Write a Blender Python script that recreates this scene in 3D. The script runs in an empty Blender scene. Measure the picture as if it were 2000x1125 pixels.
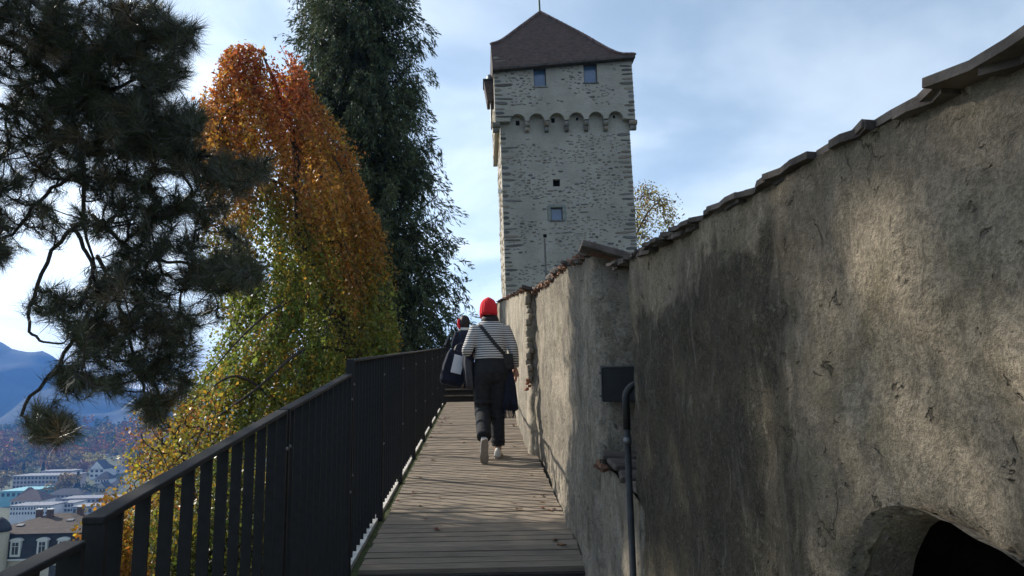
import bpy, math, random
import numpy as np
from mathutils import Vector, Matrix, noise
random.seed(7)
RNG = np.random.default_rng(7)
SC = bpy.context.scene
COL = SC.collection
R = math.radians

# ------------------------------------------------------------------ camera
FPX, PITCH, YAW, ROLL = 1400.0, R(9.2), R(2.45), R(1.0)
FW = np.array([math.sin(YAW)*math.cos(PITCH), math.cos(YAW)*math.cos(PITCH), math.sin(PITCH)])
RT = np.array([math.cos(YAW), -math.sin(YAW), 0.0])
UP = np.cross(RT, FW)
RT, UP = RT*math.cos(ROLL)-UP*math.sin(ROLL), UP*math.cos(ROLL)+RT*math.sin(ROLL)
cam_d = bpy.data.cameras.new('camera'); cam_d.sensor_width = 36; cam_d.lens = FPX/2000*36
cam_d.clip_start = 0.02; cam_d.clip_end = 20000
cam = bpy.data.objects.new('camera', cam_d); COL.objects.link(cam)
cam.matrix_world = Matrix(((RT[0], UP[0], -FW[0], 0), (RT[1], UP[1], -FW[1], 0), (RT[2], UP[2], -FW[2], 0), (0, 0, 0, 1)))
SC.camera = cam
def at(u, v, Y):                      # the point of the place seen at photo position u, v that stands Y metres ahead
    d = FW + RT*((u-1000)/FPX) - UP*((v-562.5)/FPX)
    return d*(Y/d[1])

# ------------------------------------------------------------------ sky, sun, exposure
SUN_AZ, SUN_EL = R(-60), R(31)        # azimuth clockwise from +Y
SUN = Vector((math.sin(SUN_AZ)*math.cos(SUN_EL), math.cos(SUN_AZ)*math.cos(SUN_EL), math.sin(SUN_EL)))
world = bpy.data.worlds.new('World'); SC.world = world; world.use_nodes = True
wn = world.node_tree.nodes; wl = world.node_tree.links
bg = wn['Background']; bg.inputs['Strength'].default_value = 0.13
sky = wn.new('ShaderNodeTexSky'); sky.sky_type = 'NISHITA'; sky.sun_disc = False
sky.sun_elevation = SUN_EL; sky.sun_rotation = SUN_AZ; sky.air_density = 1.0; sky.dust_density = 0.6; sky.ozone_density = 1.0
tc = wn.new('ShaderNodeTexCoord'); sep = wn.new('ShaderNodeSeparateXYZ')
wl.new(tc.outputs['Generated'], sep.inputs[0])
zz = wn.new('ShaderNodeMath'); zz.operation = 'MAXIMUM'; zz.inputs[1].default_value = 0.0; wl.new(sep.outputs['Z'], zz.inputs[0])
za = wn.new('ShaderNodeMath'); za.operation = 'ADD'; za.inputs[1].default_value = 0.22; wl.new(zz.outputs[0], za.inputs[0])
dv = []
for ax in 'XY':
    m = wn.new('ShaderNodeMath'); m.operation = 'DIVIDE'; wl.new(sep.outputs[ax], m.inputs[0]); wl.new(za.outputs[0], m.inputs[1]); dv.append(m)
cb = wn.new('ShaderNodeCombineXYZ'); wl.new(dv[0].outputs[0], cb.inputs[0]); wl.new(dv[1].outputs[0], cb.inputs[1])
cn = wn.new('ShaderNodeTexNoise'); cn.inputs['Scale'].default_value = 1.7; cn.inputs['Detail'].default_value = 7; cn.inputs['Roughness'].default_value = 0.5; cn.inputs['Distortion'].default_value = 0.35
wl.new(cb.outputs[0], cn.inputs['Vector'])
cr = wn.new('ShaderNodeValToRGB'); cr.color_ramp.elements[0].position = 0.36; cr.color_ramp.elements[1].position = 0.66
cr.color_ramp.elements[0].color = (0.30, 0.30, 0.30, 1); cr.color_ramp.elements[1].color = (0.95, 0.95, 0.95, 1); cr.color_ramp.interpolation = 'EASE'
wl.new(cn.outputs['Fac'], cr.inputs['Fac'])
# thin cloud is lit by the same sky: a whitened copy of it
hs = wn.new('ShaderNodeHueSaturation'); hs.inputs['Saturation'].default_value = 0.42; hs.inputs['Value'].default_value = 1.42
wl.new(sky.outputs[0], hs.inputs['Color'])
ca = wn.new('ShaderNodeMix'); ca.data_type = 'RGBA'; ca.blend_type = 'ADD'; ca.inputs['Factor'].default_value = 1.0
ca.inputs[7].default_value = (0.95, 1.2, 1.3, 1); wl.new(hs.outputs[0], ca.inputs[6])
mx = wn.new('ShaderNodeMix'); mx.data_type = 'RGBA'
wl.new(cr.outputs[0], mx.inputs['Factor']); wl.new(sky.outputs[0], mx.inputs[6]); wl.new(ca.outputs[2], mx.inputs[7])
hu = wn.new('ShaderNodeHueSaturation'); hu.inputs['Hue'].default_value = 0.486; hu.inputs['Saturation'].default_value = 0.95; wl.new(mx.outputs[2], hu.inputs['Color'])
wl.new(hu.outputs[0], bg.inputs['Color'])
sun_d = bpy.data.lights.new('sun', 'SUN'); sun_d.energy = 5.0; sun_d.angle = R(0.53); sun_d.color = (1.0, 0.93, 0.82)
sun = bpy.data.objects.new('sun', sun_d); COL.objects.link(sun)
sun.rotation_euler = SUN.to_track_quat('Z', 'Y').to_euler(); sun.location = (-20, 12, 30)
vs = SC.view_settings; vs.view_transform = 'Standard'; vs.look = 'None'; vs.exposure = 0.36; vs.gamma = 1.0; vs.use_curve_mapping = False
SC.cycles.use_denoising = True
SC.cycles.use_adaptive_sampling = True; SC.cycles.adaptive_threshold = 0.02; SC.cycles.max_bounces = 5; SC.cycles.diffuse_bounces = 2; SC.cycles.glossy_bounces = 2; SC.cycles.transmission_bounces = 3; SC.cycles.volume_bounces = 0
SC.cycles.caustics_reflective = False; SC.cycles.caustics_refractive = False

# ------------------------------------------------------------------ materials
def newmat(name):
    m = bpy.data.materials.new(name); m.use_nodes = True
    nt = m.node_tree; b = nt.nodes['Principled BSDF']
    b.inputs['Specular IOR Level'].default_value = 0.3
    return m, nt, b
def N(nt, t, **kw):
    n = nt.nodes.new(t)
    for k, v in kw.items():
        if k.startswith('i_'): n.inputs[k[2:].replace('_', ' ')].default_value = v
        else: setattr(n, k, v)
    return n
def mixc(nt, fac, a, b, blend='MIX'):
    n = nt.nodes.new('ShaderNodeMix'); n.data_type = 'RGBA'; n.blend_type = blend
    for s, x in ((0, fac), (6, a), (7, b)):
        if hasattr(x, 'is_linked'): nt.links.new(x, n.inputs[s])
        elif isinstance(x, (int, float)): n.inputs[s].default_value = x
        else: n.inputs[s].default_value = (*x, 1)
    return n.outputs[2]
def ramp(nt, src, p0, p1, c0=0.0, c1=1.0):
    n = nt.nodes.new('ShaderNodeMapRange'); n.inputs[1].default_value = p0; n.inputs[2].default_value = p1
    n.inputs[3].default_value = c0; n.inputs[4].default_value = c1; n.interpolation_type = 'SMOOTHSTEP'
    nt.links.new(src, n.inputs[0]); return n.outputs[0]
def noise_tex(nt, vec, scale, detail=5, rough=0.55, dist=0.0):
    n = N(nt, 'ShaderNodeTexNoise'); n.inputs['Scale'].default_value = scale; n.inputs['Detail'].default_value = detail
    n.inputs['Roughness'].default_value = rough; n.inputs['Distortion'].default_value = dist
    if vec is not None: nt.links.new(vec, n.inputs['Vector'])
    return n.outputs['Fac']
def mapping(nt, vec, scale=(1, 1, 1), loc=(0, 0, 0)):
    n = N(nt, 'ShaderNodeMapping'); n.inputs['Scale'].default_value = scale; n.inputs['Location'].default_value = loc
    nt.links.new(vec, n.inputs['Vector']); return n.outputs[0]
def math_n(nt, op, a, b=None):
    n = N(nt, 'ShaderNodeMath', operation=op)
    for i, x in enumerate((a, b)):
        if x is None: continue
        if hasattr(x, 'is_linked'): nt.links.new(x, n.inputs[i])
        else: n.inputs[i].default_value = x
    return n.outputs[0]
def bump(nt, b, h, strength=0.4, dist=0.01):
    n = N(nt, 'ShaderNodeBump'); n.inputs['Strength'].default_value = strength; n.inputs['Distance'].default_value = dist
    nt.links.new(h, n.inputs['Height']); nt.links.new(n.outputs[0], b.inputs['Normal'])
MATS = {}
def simple(name, col, rough=0.8, var=0.25, scale=8.0, bs=0.0, bd=0.01, metal=0.0, spec=0.3, rnd=0.0):
    if name in MATS: return MATS[name]
    m, nt, b = newmat(name)
    o = N(nt, 'ShaderNodeTexCoord').outputs['Object']
    f = noise_tex(nt, o, scale, 6, 0.6)
    c = mixc(nt, ramp(nt, f, 0.3, 0.7), [x*(1-var) for x in col], [min(1, x*(1+var)) for x in col])
    if rnd:
        oi = N(nt, 'ShaderNodeObjectInfo').outputs['Random']
        c = mixc(nt, 1.0, c, (1, 1, 1), 'MULTIPLY')
        k = ramp(nt, oi, 0, 1, 1-rnd, 1+rnd)
        mul = N(nt, 'ShaderNodeVectorMath', operation='SCALE'); nt.links.new(c, mul.inputs[0]); nt.links.new(k, mul.inputs['Scale']); c = mul.outputs[0]
    nt.links.new(c, b.inputs['Base Color']); b.inputs['Roughness'].default_value = rough; b.inputs['Metallic'].default_value = metal
    b.inputs['Specular IOR Level'].default_value = spec
    if bs: bump(nt, b, noise_tex(nt, o, scale*4, 5, 0.6), bs, bd)
    MATS[name] = m; return m

def plaster_mat(name, base, stain_box=None, stain_amt=0.55, rough=1.0):
    """old lime render: beige, grey weathering, black algae streaks that run downwards; stain_box = (y0, y1, z0, z1) of one big algae stain"""
    m, nt, b = newmat(name)
    o = N(nt, 'ShaderNodeTexCoord').outputs['Object']
    big = noise_tex(nt, o, 1.7, 6, 0.62, 0.5)
    mid = noise_tex(nt, o, 6.5, 7, 0.68, 0.4)
    fine = noise_tex(nt, o, 42.0, 6, 0.72, 0.3)
    grit = noise_tex(nt, o, 150.0, 4, 0.75)
    streak = noise_tex(nt, mapping(nt, o, (7, 7, 0.8)), 1.6, 7, 0.65, 0.3)
    scrape = noise_tex(nt, mapping(nt, o, (9, 9, 2.2), (5, 1, 2)), 2.1, 7, 0.7, 0.5)
    c = mixc(nt, ramp(nt, big, 0.36, 0.62), [base[0]*1.12, base[1]*1.10, base[2]*1.05], [base[0]*0.62, base[1]*0.62, base[2]*0.62])
    c = mixc(nt, ramp(nt, mid, 0.50, 0.68, 0, 0.55), c, [base[0]*0.55, base[1]*0.56, base[2]*0.45])
    c = mixc(nt, ramp(nt, streak, 0.50, 0.68, 0, stain_amt), c, (0.070, 0.068, 0.052))
    c = mixc(nt, ramp(nt, noise_tex(nt, o, 2.9, 5, 0.6, 0.8), 0.56, 0.70, 0, 0.55), c, (0.115, 0.105, 0.050))
    c = mixc(nt, ramp(nt, scrape, 0.56, 0.70, 0, 0.60), c, [min(1, x*1.45) for x in base])
    if stain_box:
        sp = N(nt, 'ShaderNodeSeparateXYZ'); nt.links.new(o, sp.inputs[0])
        wob = math_n(nt, 'MULTIPLY', math_n(nt, 'SUBTRACT', noise_tex(nt, o, 3.4, 8, 0.7), 0.5), 0.75)
        wob2 = math_n(nt, 'MULTIPLY', math_n(nt, 'SUBTRACT', noise_tex(nt, mapping(nt, o, (5, 5, 1.0), (3, 3, 3)), 2.2, 7, 0.7), 0.5), 1.0)
        y = math_n(nt, 'ADD', sp.outputs['Y'], wob2); z = math_n(nt, 'ADD', sp.outputs['Z'], wob)
        y0, y1, z0, z1 = stain_box
        k = math_n(nt, 'MULTIPLY', ramp(nt, y, y0-0.18, y0+0.14), math_n(nt, 'SUBTRACT', 1.0, ramp(nt, z, z1-0.05, z1+0.05)))
        k = math_n(nt, 'MULTIPLY', k, ramp(nt, z, z0-0.20, z0+0.20))
        dk = mixc(nt, ramp(nt, mid, 0.38, 0.62), (0.013, 0.014, 0.012), (0.048, 0.046, 0.031))
        dk = mixc(nt, ramp(nt, scrape, 0.54, 0.68, 0, 0.75), dk, (0.19, 0.18, 0.15))
        dk = mixc(nt, ramp(nt, fine, 0.57, 0.65, 0, 0.75), dk, (0.16, 0.15, 0.12))
        dk = mixc(nt, ramp(nt, noise_tex(nt, o, 21.0, 5, 0.7, 0.5), 0.60, 0.68, 0, 0.6), dk, (0.13, 0.125, 0.09))
        c = mixc(nt, math_n(nt, 'MULTIPLY', k, 0.92), c, dk)
    # chips, specks and hairline cracks
    speck = math_n(nt, 'MULTIPLY', ramp(nt, noise_tex(nt, o, 30.0, 3, 0.6, 0.6), 0.64, 0.70), ramp(nt, mid, 0.40, 0.56))
    chip = math_n(nt, 'MULTIPLY', ramp(nt, noise_tex(nt, o, 11.0, 5, 0.7, 0.9), 0.66, 0.70), 0.8)
    vor = N(nt, 'ShaderNodeTexVoronoi', feature='DISTANCE_TO_EDGE'); vor.inputs['Scale'].default_value = 2.6
    wv = N(nt, 'ShaderNodeVectorMath', operation='ADD'); nt.links.new(o, wv.inputs[0])
    ns = N(nt, 'ShaderNodeTexNoise'); ns.inputs['Scale'].default_value = 7; ns.inputs['Detail'].default_value = 6; nt.links.new(o, ns.inputs['Vector'])
    sc = N(nt, 'ShaderNodeVectorMath', operation='SCALE'); sc.inputs['Scale'].default_value = 0.35; nt.links.new(ns.outputs['Color'], sc.inputs[0]); nt.links.new(sc.outputs[0], wv.inputs[1]); nt.links.new(wv.outputs[0], vor.inputs['Vector'])
    crack = math_n(nt, 'MULTIPLY', math_n(nt, 'SUBTRACT', 1.0, ramp(nt, vor.outputs['Distance'], 0.002, 0.010)), ramp(nt, big, 0.50, 0.58, 0, 0.7))
    hole = math_n(nt, 'MAXIMUM', math_n(nt, 'MAXIMUM', speck, chip), crack)
    c = mixc(nt, math_n(nt, 'MULTIPLY', hole, 0.75), c, (0.040, 0.036, 0.028))
    c = mixc(nt, ramp(nt, fine, 0.36, 0.56, 0.62, 0), c, [x*0.36 for x in base])
    c = mixc(nt, ramp(nt, grit, 0.36, 0.58, 0.52, 0), c, [x*0.34 for x in base])
    c = mixc(nt, ramp(nt, grit, 0.58, 0.70, 0, 0.25), c, [min(1, x*1.6) for x in base])
    nt.links.new(c, b.inputs['Base Color']); b.inputs['Roughness'].default_value = 0.95; b.inputs['Specular IOR Level'].default_value = 0.1
    h = math_n(nt, 'ADD', math_n(nt, 'MULTIPLY', mid, 1.1), math_n(nt, 'MULTIPLY', fine, 0.9))
    h = math_n(nt, 'ADD', h, math_n(nt, 'MULTIPLY', grit, 0.40)); h = math_n(nt, 'SUBTRACT', h, math_n(nt, 'MULTIPLY', hole, 0.7))
    bump(nt, b, h, 1.0*rough, 0.018)
    return m

def leaf_mat(name, transl=0.4, rough=0.5, spec=0.25):
    m, nt, b = newmat(name)
    a = N(nt, 'ShaderNodeAttribute', attribute_name='Col').outputs['Color']
    nt.links.new(a, b.inputs['Base Color']); b.inputs['Roughness'].default_value = rough; b.inputs['Specular IOR Level'].default_value = spec
    t = N(nt, 'ShaderNodeBsdfTranslucent'); nt.links.new(a, t.inputs['Color'])
    mx = N(nt, 'ShaderNodeMixShader'); mx.inputs[0].default_value = transl
    nt.links.new(b.outputs[0], mx.inputs[1]); nt.links.new(t.outputs[0], mx.inputs[2])
    nt.links.new(mx.outputs[0], nt.nodes['Material Output'].inputs['Surface'])
    return m

M_BARK = simple('bark', (0.055, 0.042, 0.032), 0.95, 0.4, 9, 0.8, 0.02)
M_PINEBARK = simple('pine_bark', (0.045, 0.034, 0.028), 0.95, 0.4, 12, 0.8, 0.02)
M_METAL = simple('painted_railing_metal', (0.010, 0.0105, 0.0115), 0.6, 0.3, 30, 0.15, 0.002, 0.0, 0.28)
M_TILE = simple('clay_tile', (0.16, 0.085, 0.055), 0.9, 0.45, 14, 0.6, 0.006, rnd=0.35)
M_TILE_OLD = simple('weathered_coping_slab', (0.082, 0.068, 0.058), 0.92, 0.45, 10, 0.7, 0.008, rnd=0.3)
M_CONC = simple('old_concrete', (0.20, 0.185, 0.16), 0.95, 0.35, 6, 0.6, 0.01)
M_LEAF = leaf_mat('leaf_tissue', 0.55, 0.4, 0.4)
M_NEEDLE = leaf_mat('needle_tissue', 0.18, 0.38, 0.45)
M_CONIFER = leaf_mat('conifer_spray', 0.2, 0.6, 0.2)
M_GLASS = simple('dark_window_glass', (0.035, 0.045, 0.06), 0.08, 0.1, 3, spec=0.9)

def plank_mat():
    m, nt, b = newmat('weathered_plank')
    o = N(nt, 'ShaderNodeTexCoord').outputs['Object']; oi = N(nt, 'ShaderNodeObjectInfo').outputs['Random']
    off = N(nt, 'ShaderNodeVectorMath', operation='ADD'); nt.links.new(o, off.inputs[0])
    sc = N(nt, 'ShaderNodeCombineXYZ'); nt.links.new(math_n(nt, 'MULTIPLY', oi, 57.0), sc.inputs[0]); nt.links.new(math_n(nt, 'MULTIPLY', oi, 23.0), sc.inputs[1]); nt.links.new(sc.outputs[0], off.inputs[1])
    v = off.outputs[0]
    grain = noise_tex(nt, mapping(nt, v, (1.2, 26, 26)), 4.0, 6, 0.6, 0.15)
    pat = noise_tex(nt, mapping(nt, v, (1.0, 2.5, 2.5)), 2.6, 5, 0.6)
    c = mixc(nt, ramp(nt, grain, 0.3, 0.7), (0.215, 0.168, 0.124), (0.395, 0.322, 0.242))
    c = mixc(nt, ramp(nt, pat, 0.5, 0.72, 0, 0.55), c, (0.100, 0.086, 0.064))
    c = mixc(nt, ramp(nt, oi, 0, 1, 0, 0.38), c, (0.13, 0.108, 0.088))
    # milled grooves along the board
    sp = N(nt, 'ShaderNodeSeparateXYZ'); nt.links.new(o, sp.inputs[0])
    w = math_n(nt, 'SINE', math_n(nt, 'MULTIPLY', sp.outputs['Y'], 2*math.pi/0.0235))
    c = mixc(nt, ramp(nt, w, 0.35, 0.9, 0.0, 0.45), c, (0.06, 0.052, 0.043))
    nt.links.new(c, b.inputs['Base Color']); b.inputs['Roughness'].default_value = 0.85
    bump(nt, b, math_n(nt, 'SUBTRACT', grain, math_n(nt, 'MULTIPLY', ramp(nt, w, 0.3, 0.95), 0.8)), 0.6, 0.004)
    return m
M_PLANK = plank_mat()

# ------------------------------------------------------------------ mesh helpers
def link(o, parent=None):
    COL.objects.link(o)
    if parent is not None: o.parent = parent
    return o
def tag(o, label, cat, group=None):
    o['label'] = label; o['category'] = cat
    if group: o['group'] = group
    return o
def thing(name, label, cat, loc=(0, 0, 0), rot=(0, 0, 0), group=None):
    o = bpy.data.objects.new(name, None); o.location = loc; o.rotation_euler = rot; o.empty_display_size = 0.3
    link(o); return tag(o, label, cat, group)
def as_mesh(name, V, F, mat, smooth=False):
    me = bpy.data.meshes.new(name); me.from_pydata([tuple(v) for v in V], [], F); me.update()
    if mat: me.materials.append(mat)
    if smooth: me.shade_smooth()
    return me
def obj(name, me, parent=None, loc=None, rot=None, scale=None):
    o = bpy.data.objects.new(name, me)
    if loc is not None: o.location = loc
    if rot is not None: o.rotation_euler = rot
    if scale is not None: o.scale = scale
    return link(o, parent)
def big_mesh(name, V, k, mat, colors=None):
    """V: (n*k, 3) vertices, n faces of k corners each, colors (n, 3) one per face"""
    n = len(V)//k; me = bpy.data.meshes.new(name)
    me.vertices.add(n*k); me.loops.add(n*k); me.polygons.add(n)
    me.vertices.foreach_set('co', np.ascontiguousarray(V, dtype=np.float32).ravel())
    me.loops.foreach_set('vertex_index', np.arange(n*k, dtype=np.int32))
    me.polygons.foreach_set('loop_start', np.arange(0, n*k, k, dtype=np.int32))
    if colors is not None:
        at_ = me.attributes.new('Col', 'FLOAT_COLOR', 'POINT')
        c4 = np.ones((n*k, 4), dtype=np.float32); c4[:, :3] = np.repeat(colors, k, axis=0)
        at_.data.foreach_set('color', c4.ravel())
    me.update(calc_edges=True); me.materials.append(mat)
    return me
class MB:
    def __init__(s): s.v = []; s.f = []
    def add(s, V, F):
        b = len(s.v); s.v += [tuple(x) for x in V]; s.f += [[b+i for i in f] for f in F]; return s
    def box(s, c, d, rot=None):
        V = [Vector((x*d[0]/2, y*d[1]/2, z*d[2]/2)) for x in (-1, 1) for y in (-1, 1) for z in (-1, 1)]
        if rot is not None: V = [rot @ v for v in V]
        return s.add([v+Vector(c) for v in V], [(0, 1, 3, 2), (4, 6, 7, 5), (0, 4, 5, 1), (2, 3, 7, 6), (0, 2, 6, 4), (1, 5, 7, 3)])
    def span(s, x0, x1, y0, y1, z0, z1): return s.box(((x0+x1)/2, (y0+y1)/2, (z0+z1)/2), (x1-x0, y1-y0, z1-z0))
    def prism(s, poly, axis, a, b):
        """extrude a 2D polygon along an axis from a to b"""
        n = len(poly)
        def p(q, t): return (t, q[0], q[1]) if axis == 0 else (q[0], t, q[1]) if axis == 1 else (q[0], q[1], t)
        V = [p(q, a) for q in poly]+[p(q, b) for q in poly]
        return s.add(V, [list(range(n))[::-1], list(range(n, 2*n))]+[[i, (i+1) % n, n+(i+1) % n, n+i] for i in range(n)])
    def tube(s, pts, rad, n=8, flat=1.0, cap=True):
        pts = [Vector(p) for p in pts]; m = len(pts)
        if isinstance(rad, (int, float)): rad = [rad]*m
        V = []; ref = None
        for i, p in enumerate(pts):
            t = (pts[min(i+1, m-1)]-pts[max(i-1, 0)]).normalized()
            if ref is None: ref = Vector((1, 0, 0)) if abs(t.x) < 0.8 else Vector((0, 1, 0))
            a = (ref-t*ref.dot(t)).normalized(); bb = t.cross(a); ref = a
            r = rad[i]; rx, ry = (r, r*flat) if isinstance(r, (int, float)) else r
            for j in range(n):
                an = 2*math.pi*j/n; V.append(p+a*math.cos(an)*rx+bb*math.sin(an)*ry)
        F = [[i*n+j, i*n+(j+1) % n, (i+1)*n+(j+1) % n, (i+1)*n+j] for i in range(m-1) for j in range(n)]
        if cap: F += [list(range(n))[::-1], list(range((m-1)*n, m*n))]
        return s.add(V, F)
    def rings(s, rings, cap=True):
        n = len(rings[0]); V = [p for r in rings for p in r]; m = len(rings)
        F = [[i*n+j, i*n+(j+1) % n, (i+1)*n+(j+1) % n, (i+1)*n+j] for i in range(m-1) for j in range(n)]
        if cap: F += [list(range(n))[::-1], list(range((m-1)*n, m*n))]
        return s.add(V, F)
    def ball(s, c, r, nu=12, nv=8):
        r = (r, r, r) if isinstance(r, (int, float)) else r
        rg = []
        for i in range(nv+1):
            ph = math.pi*(i+0.02 if i == 0 else i-0.02 if i == nv else i)/nv
            rg.append([(c[0]+r[0]*math.sin(ph)*math.cos(2*math.pi*j/nu), c[1]+r[1]*math.sin(ph)*math.sin(2*math.pi*j/nu), c[2]-r[2]*math.cos(ph)) for j in range(nu)])
        return s.rings(rg)
    def mesh(s, name, mat, smooth=False): return as_mesh(name, s.v, s.f, mat, smooth)
    def build(s, name, mat, parent=None, smooth=False, **kw): return obj(name, s.mesh(name, mat, smooth), parent, **kw)
def struct(o, kind='structure'): o['kind'] = kind; return o
def fbm(p, octv=4, f=1.0): return noise.fractal(Vector(p)*f, 1.0, 2.0, octv)
def sstep(a, b, x):
    t = min(1, max(0, (x-a)/(b-a))); return t*t*(3-2*t)
def copy_tree(o, parent=None):
    c = o.copy(); link(c)
    c.parent = parent
    for ch in o.children: copy_tree(ch, c)
    return c
def bevel(o, w=0.004, seg=2):
    m = o.modifiers.new('bevel', 'BEVEL'); m.width = w; m.segments = seg; m.limit_method = 'ANGLE'; return o

# ------------------------------------------------------------------ terrain
SL = 0.0963                                # slope of the walkway
def deck_z(y): return -1.24+SL*y
def terrain_z(x, y):
    yc = min(max(y, -40), 75)
    top = SL*yc-2.6
    dist = math.hypot(max(0, -x-1.2, x-14), max(0, y-75, -40-y))
    z = top-0.55*min(dist, 60)-0.28*max(0, dist-60)
    r = math.hypot(x, y)
    valley = -74+1.5*fbm((x*0.01, y*0.01, 0))
    a = math.atan2(-x, y)
    hill = 46*sstep(720, 1250, r)*(0.75+0.25*math.sin(a*5+1.0))-10*sstep(1350, 2000, r)
    return max(z, valley+hill)
def build_terrain():
    rad = [0, 1.2, 2, 3, 4.5, 6, 8, 11, 15, 20, 27, 36, 48, 64, 85, 110, 145, 190, 250, 330, 430, 540, 650, 760, 860, 960, 1060, 1160, 1260, 1400, 1600, 1900, 2400, 3200, 4500, 7000]
    na = 96; V = [(0, 0, terrain_z(0, 0))]
    for r in rad[1:]:
        for j in range(na):
            a = 2*math.pi*j/na; x, y = r*math.cos(a), r*math.sin(a); V.append((x, y, terrain_z(x, y)))
    F = [[0, 1+j, 1+(j+1) % na] for j in range(na)]
    for i in range(len(rad)-2):
        for j in range(na):
            b0, b1 = 1+i*na, 1+(i+1)*na; F.append([b0+j, b1+j, b1+(j+1) % na, b0+(j+1) % na])
    struct(obj('hillside_ground', as_mesh('hillside_ground', V, F, simple('meadow_and_leaf_litter', (0.075, 0.082, 0.035), 0.95, 0.45, 0.35, 0.5, 0.05), True)))
build_terrain()
def build_mountain():
    prof = [(-400, 560), (-120, 610), (0, 667), (25, 683), (55, 687), (80, 685), (100, 695), (130, 712), (200, 745), (300, 770), (420, 790), (560, 800), (700, 806), (900, 815)]
    us = np.linspace(-400, 900, 90); top = np.interp(us, [p[0] for p in prof], [p[1] for p in prof])
    V = []; rows = 16
    for i, (u, v) in enumerate(zip(us, top)):
        Y = 2600.0
        p = at(u, v, Y); p[2] += 9*fbm((p[0]*0.008, 3, 0), 5)
        for k in range(rows+1):
            t = k/rows
            zb = -80.0; z = zb+(p[2]-zb)*(t**0.9)
            y = Y-900*(1-t)*(0.8+0.2*math.sin(i*0.5))
            q = Vector((p[0]*(y/Y)**0.3, y, z))
            w = math.sin(math.pi*t)
            q.y += w*90*fbm((q.x*0.004, q.z*0.012, 1), 5); q.z += w*14*fbm((q.x*0.007, q.z*0.02, 5), 4)
            V.append(q)
    n = rows+1
    F = [[i*n+k, (i+1)*n+k, (i+1)*n+k+1, i*n+k+1] for i in range(len(us)-1) for k in range(rows)]
    # back slope
    b = len(V)
    for i in range(len(us)):
        q = V[i*n+rows].copy(); q.y += 900; q.z = -90; V.append(q)
    F += [[i*n+rows, (i+1)*n+rows, b+i+1, b+i] for i in range(len(us)-1)]
    struct(obj('mountain', as_mesh('mountain', V, F, simple('far_forest_slope', (0.030, 0.040, 0.028), 1.0, 0.35, 0.012), True)))
build_mountain()

# ------------------------------------------------------------------ walkway
XL, XR = -0.668, 0.545                      # deck edges
walkway = MB()
for x in (-0.6, -0.05, 0.45):
    walkway.add([(x+dx, y, deck_z(y)+dz) for y in (4.02, 13.5) for dx, dz in ((-0.05, -0.19), (0.05, -0.19), (0.05, -0.045), (-0.05, -0.045))],
                [(0, 1, 2, 3), (7, 6, 5, 4), (0, 4, 5, 1), (1, 5, 6, 2), (2, 6, 7, 3), (3, 7, 4, 0)])
walkway = struct(walkway.build('walkway', simple('dark_bearer', (0.05, 0.045, 0.04), 0.9)))
pm = MB(); pm.box((0, 0, -0.018), (XR-XL, 0.0890, 0.036)); pm = pm.mesh('plank', M_PLANK)
tilt = math.atan(SL)
y = 4.05; i = 0
while y < 13.5:
    o = obj('plank', pm, walkway, ((XL+XR)/2+random.uniform(-0.006, 0.006), y, deck_z(y)+random.uniform(-0.0025, 0.0025)),
            (tilt+random.uniform(-0.006, 0.006), random.uniform(-0.003, 0.003), R(-2.2)+random.uniform(-0.003, 0.003)))
    i += 1; y += 0.1 if i % 12 else 0.116
bevel_m = None
# front riser, mossy ledge on the open side
mb = MB(); mb.box((0, 0, 0), (XR-XL+0.02, 0.05, 0.24))
mb.build('riser', simple('dark_timber', (0.028, 0.025, 0.022), 0.8, 0.3, 10, 0.4, 0.005), walkway, loc=((XL+XR)/2, 3.985, deck_z(3.98)-0.145), rot=(0, 0, R(-2.2)))  # even dark timber tone for the risers
def sloped_strip(name, x0, x1, y0, y1, dz0, dz1, mat, parent=None, ny=60, amp=0.006):
    V = []; F = []
    for i in range(ny+1):
        y = y0+(y1-y0)*i/ny; z = deck_z(y)
        w = [amp*fbm((y*5, k*3.1, 0)) for k in range(4)]
        V += [(x0+w[0], y, z+dz0), (x1+w[1], y, z+dz0), (x1+w[2], y, z+dz1+w[2]), (x0+w[3], y, z+dz1+w[3])]
    for i in range(ny):
        for k in range(4): F.append([i*4+k, i*4+(k+1) % 4, (i+1)*4+(k+1) % 4, (i+1)*4+k])
    F += [[3, 2, 1, 0], [ny*4, ny*4+1, ny*4+2, ny*4+3]]
    return obj(name, as_mesh(name, V, F, mat), parent)
struct(sloped_strip('mossy_ledge', -0.735, -0.676, 3.7, 13.6, -0.30, -0.055, simple('moss', (0.05, 0.06, 0.018), 0.95, 0.6, 25, 0.9, 0.01)))
struct(sloped_strip('outer_kerb', -1.02, -0.742, 3.7, 13.6, -0.40, -0.035, simple('pale_kerb', (0.55, 0.52, 0.47), 0.95, 0.25, 9, 0.6, 0.01)))
# steps below the camera
st = MB(); st.span(-0.78, 0.54, -1.2, 4.0, -2.3, -1.75)
stairs = struct(st.build('stairs', M_CONC))
for k, (y0, y1, z) in enumerate([(3.38, 3.955, -1.02), (2.76, 3.36, -1.18), (2.14, 2.74, -1.34), (1.5, 2.12, -1.5), (-1.2, 1.48, -1.66)]):
    m = MB(); m.span(-0.78, 0.54, y0, y1, -1.748-0.0, z); m.build('step', M_CONC, stairs)
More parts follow.
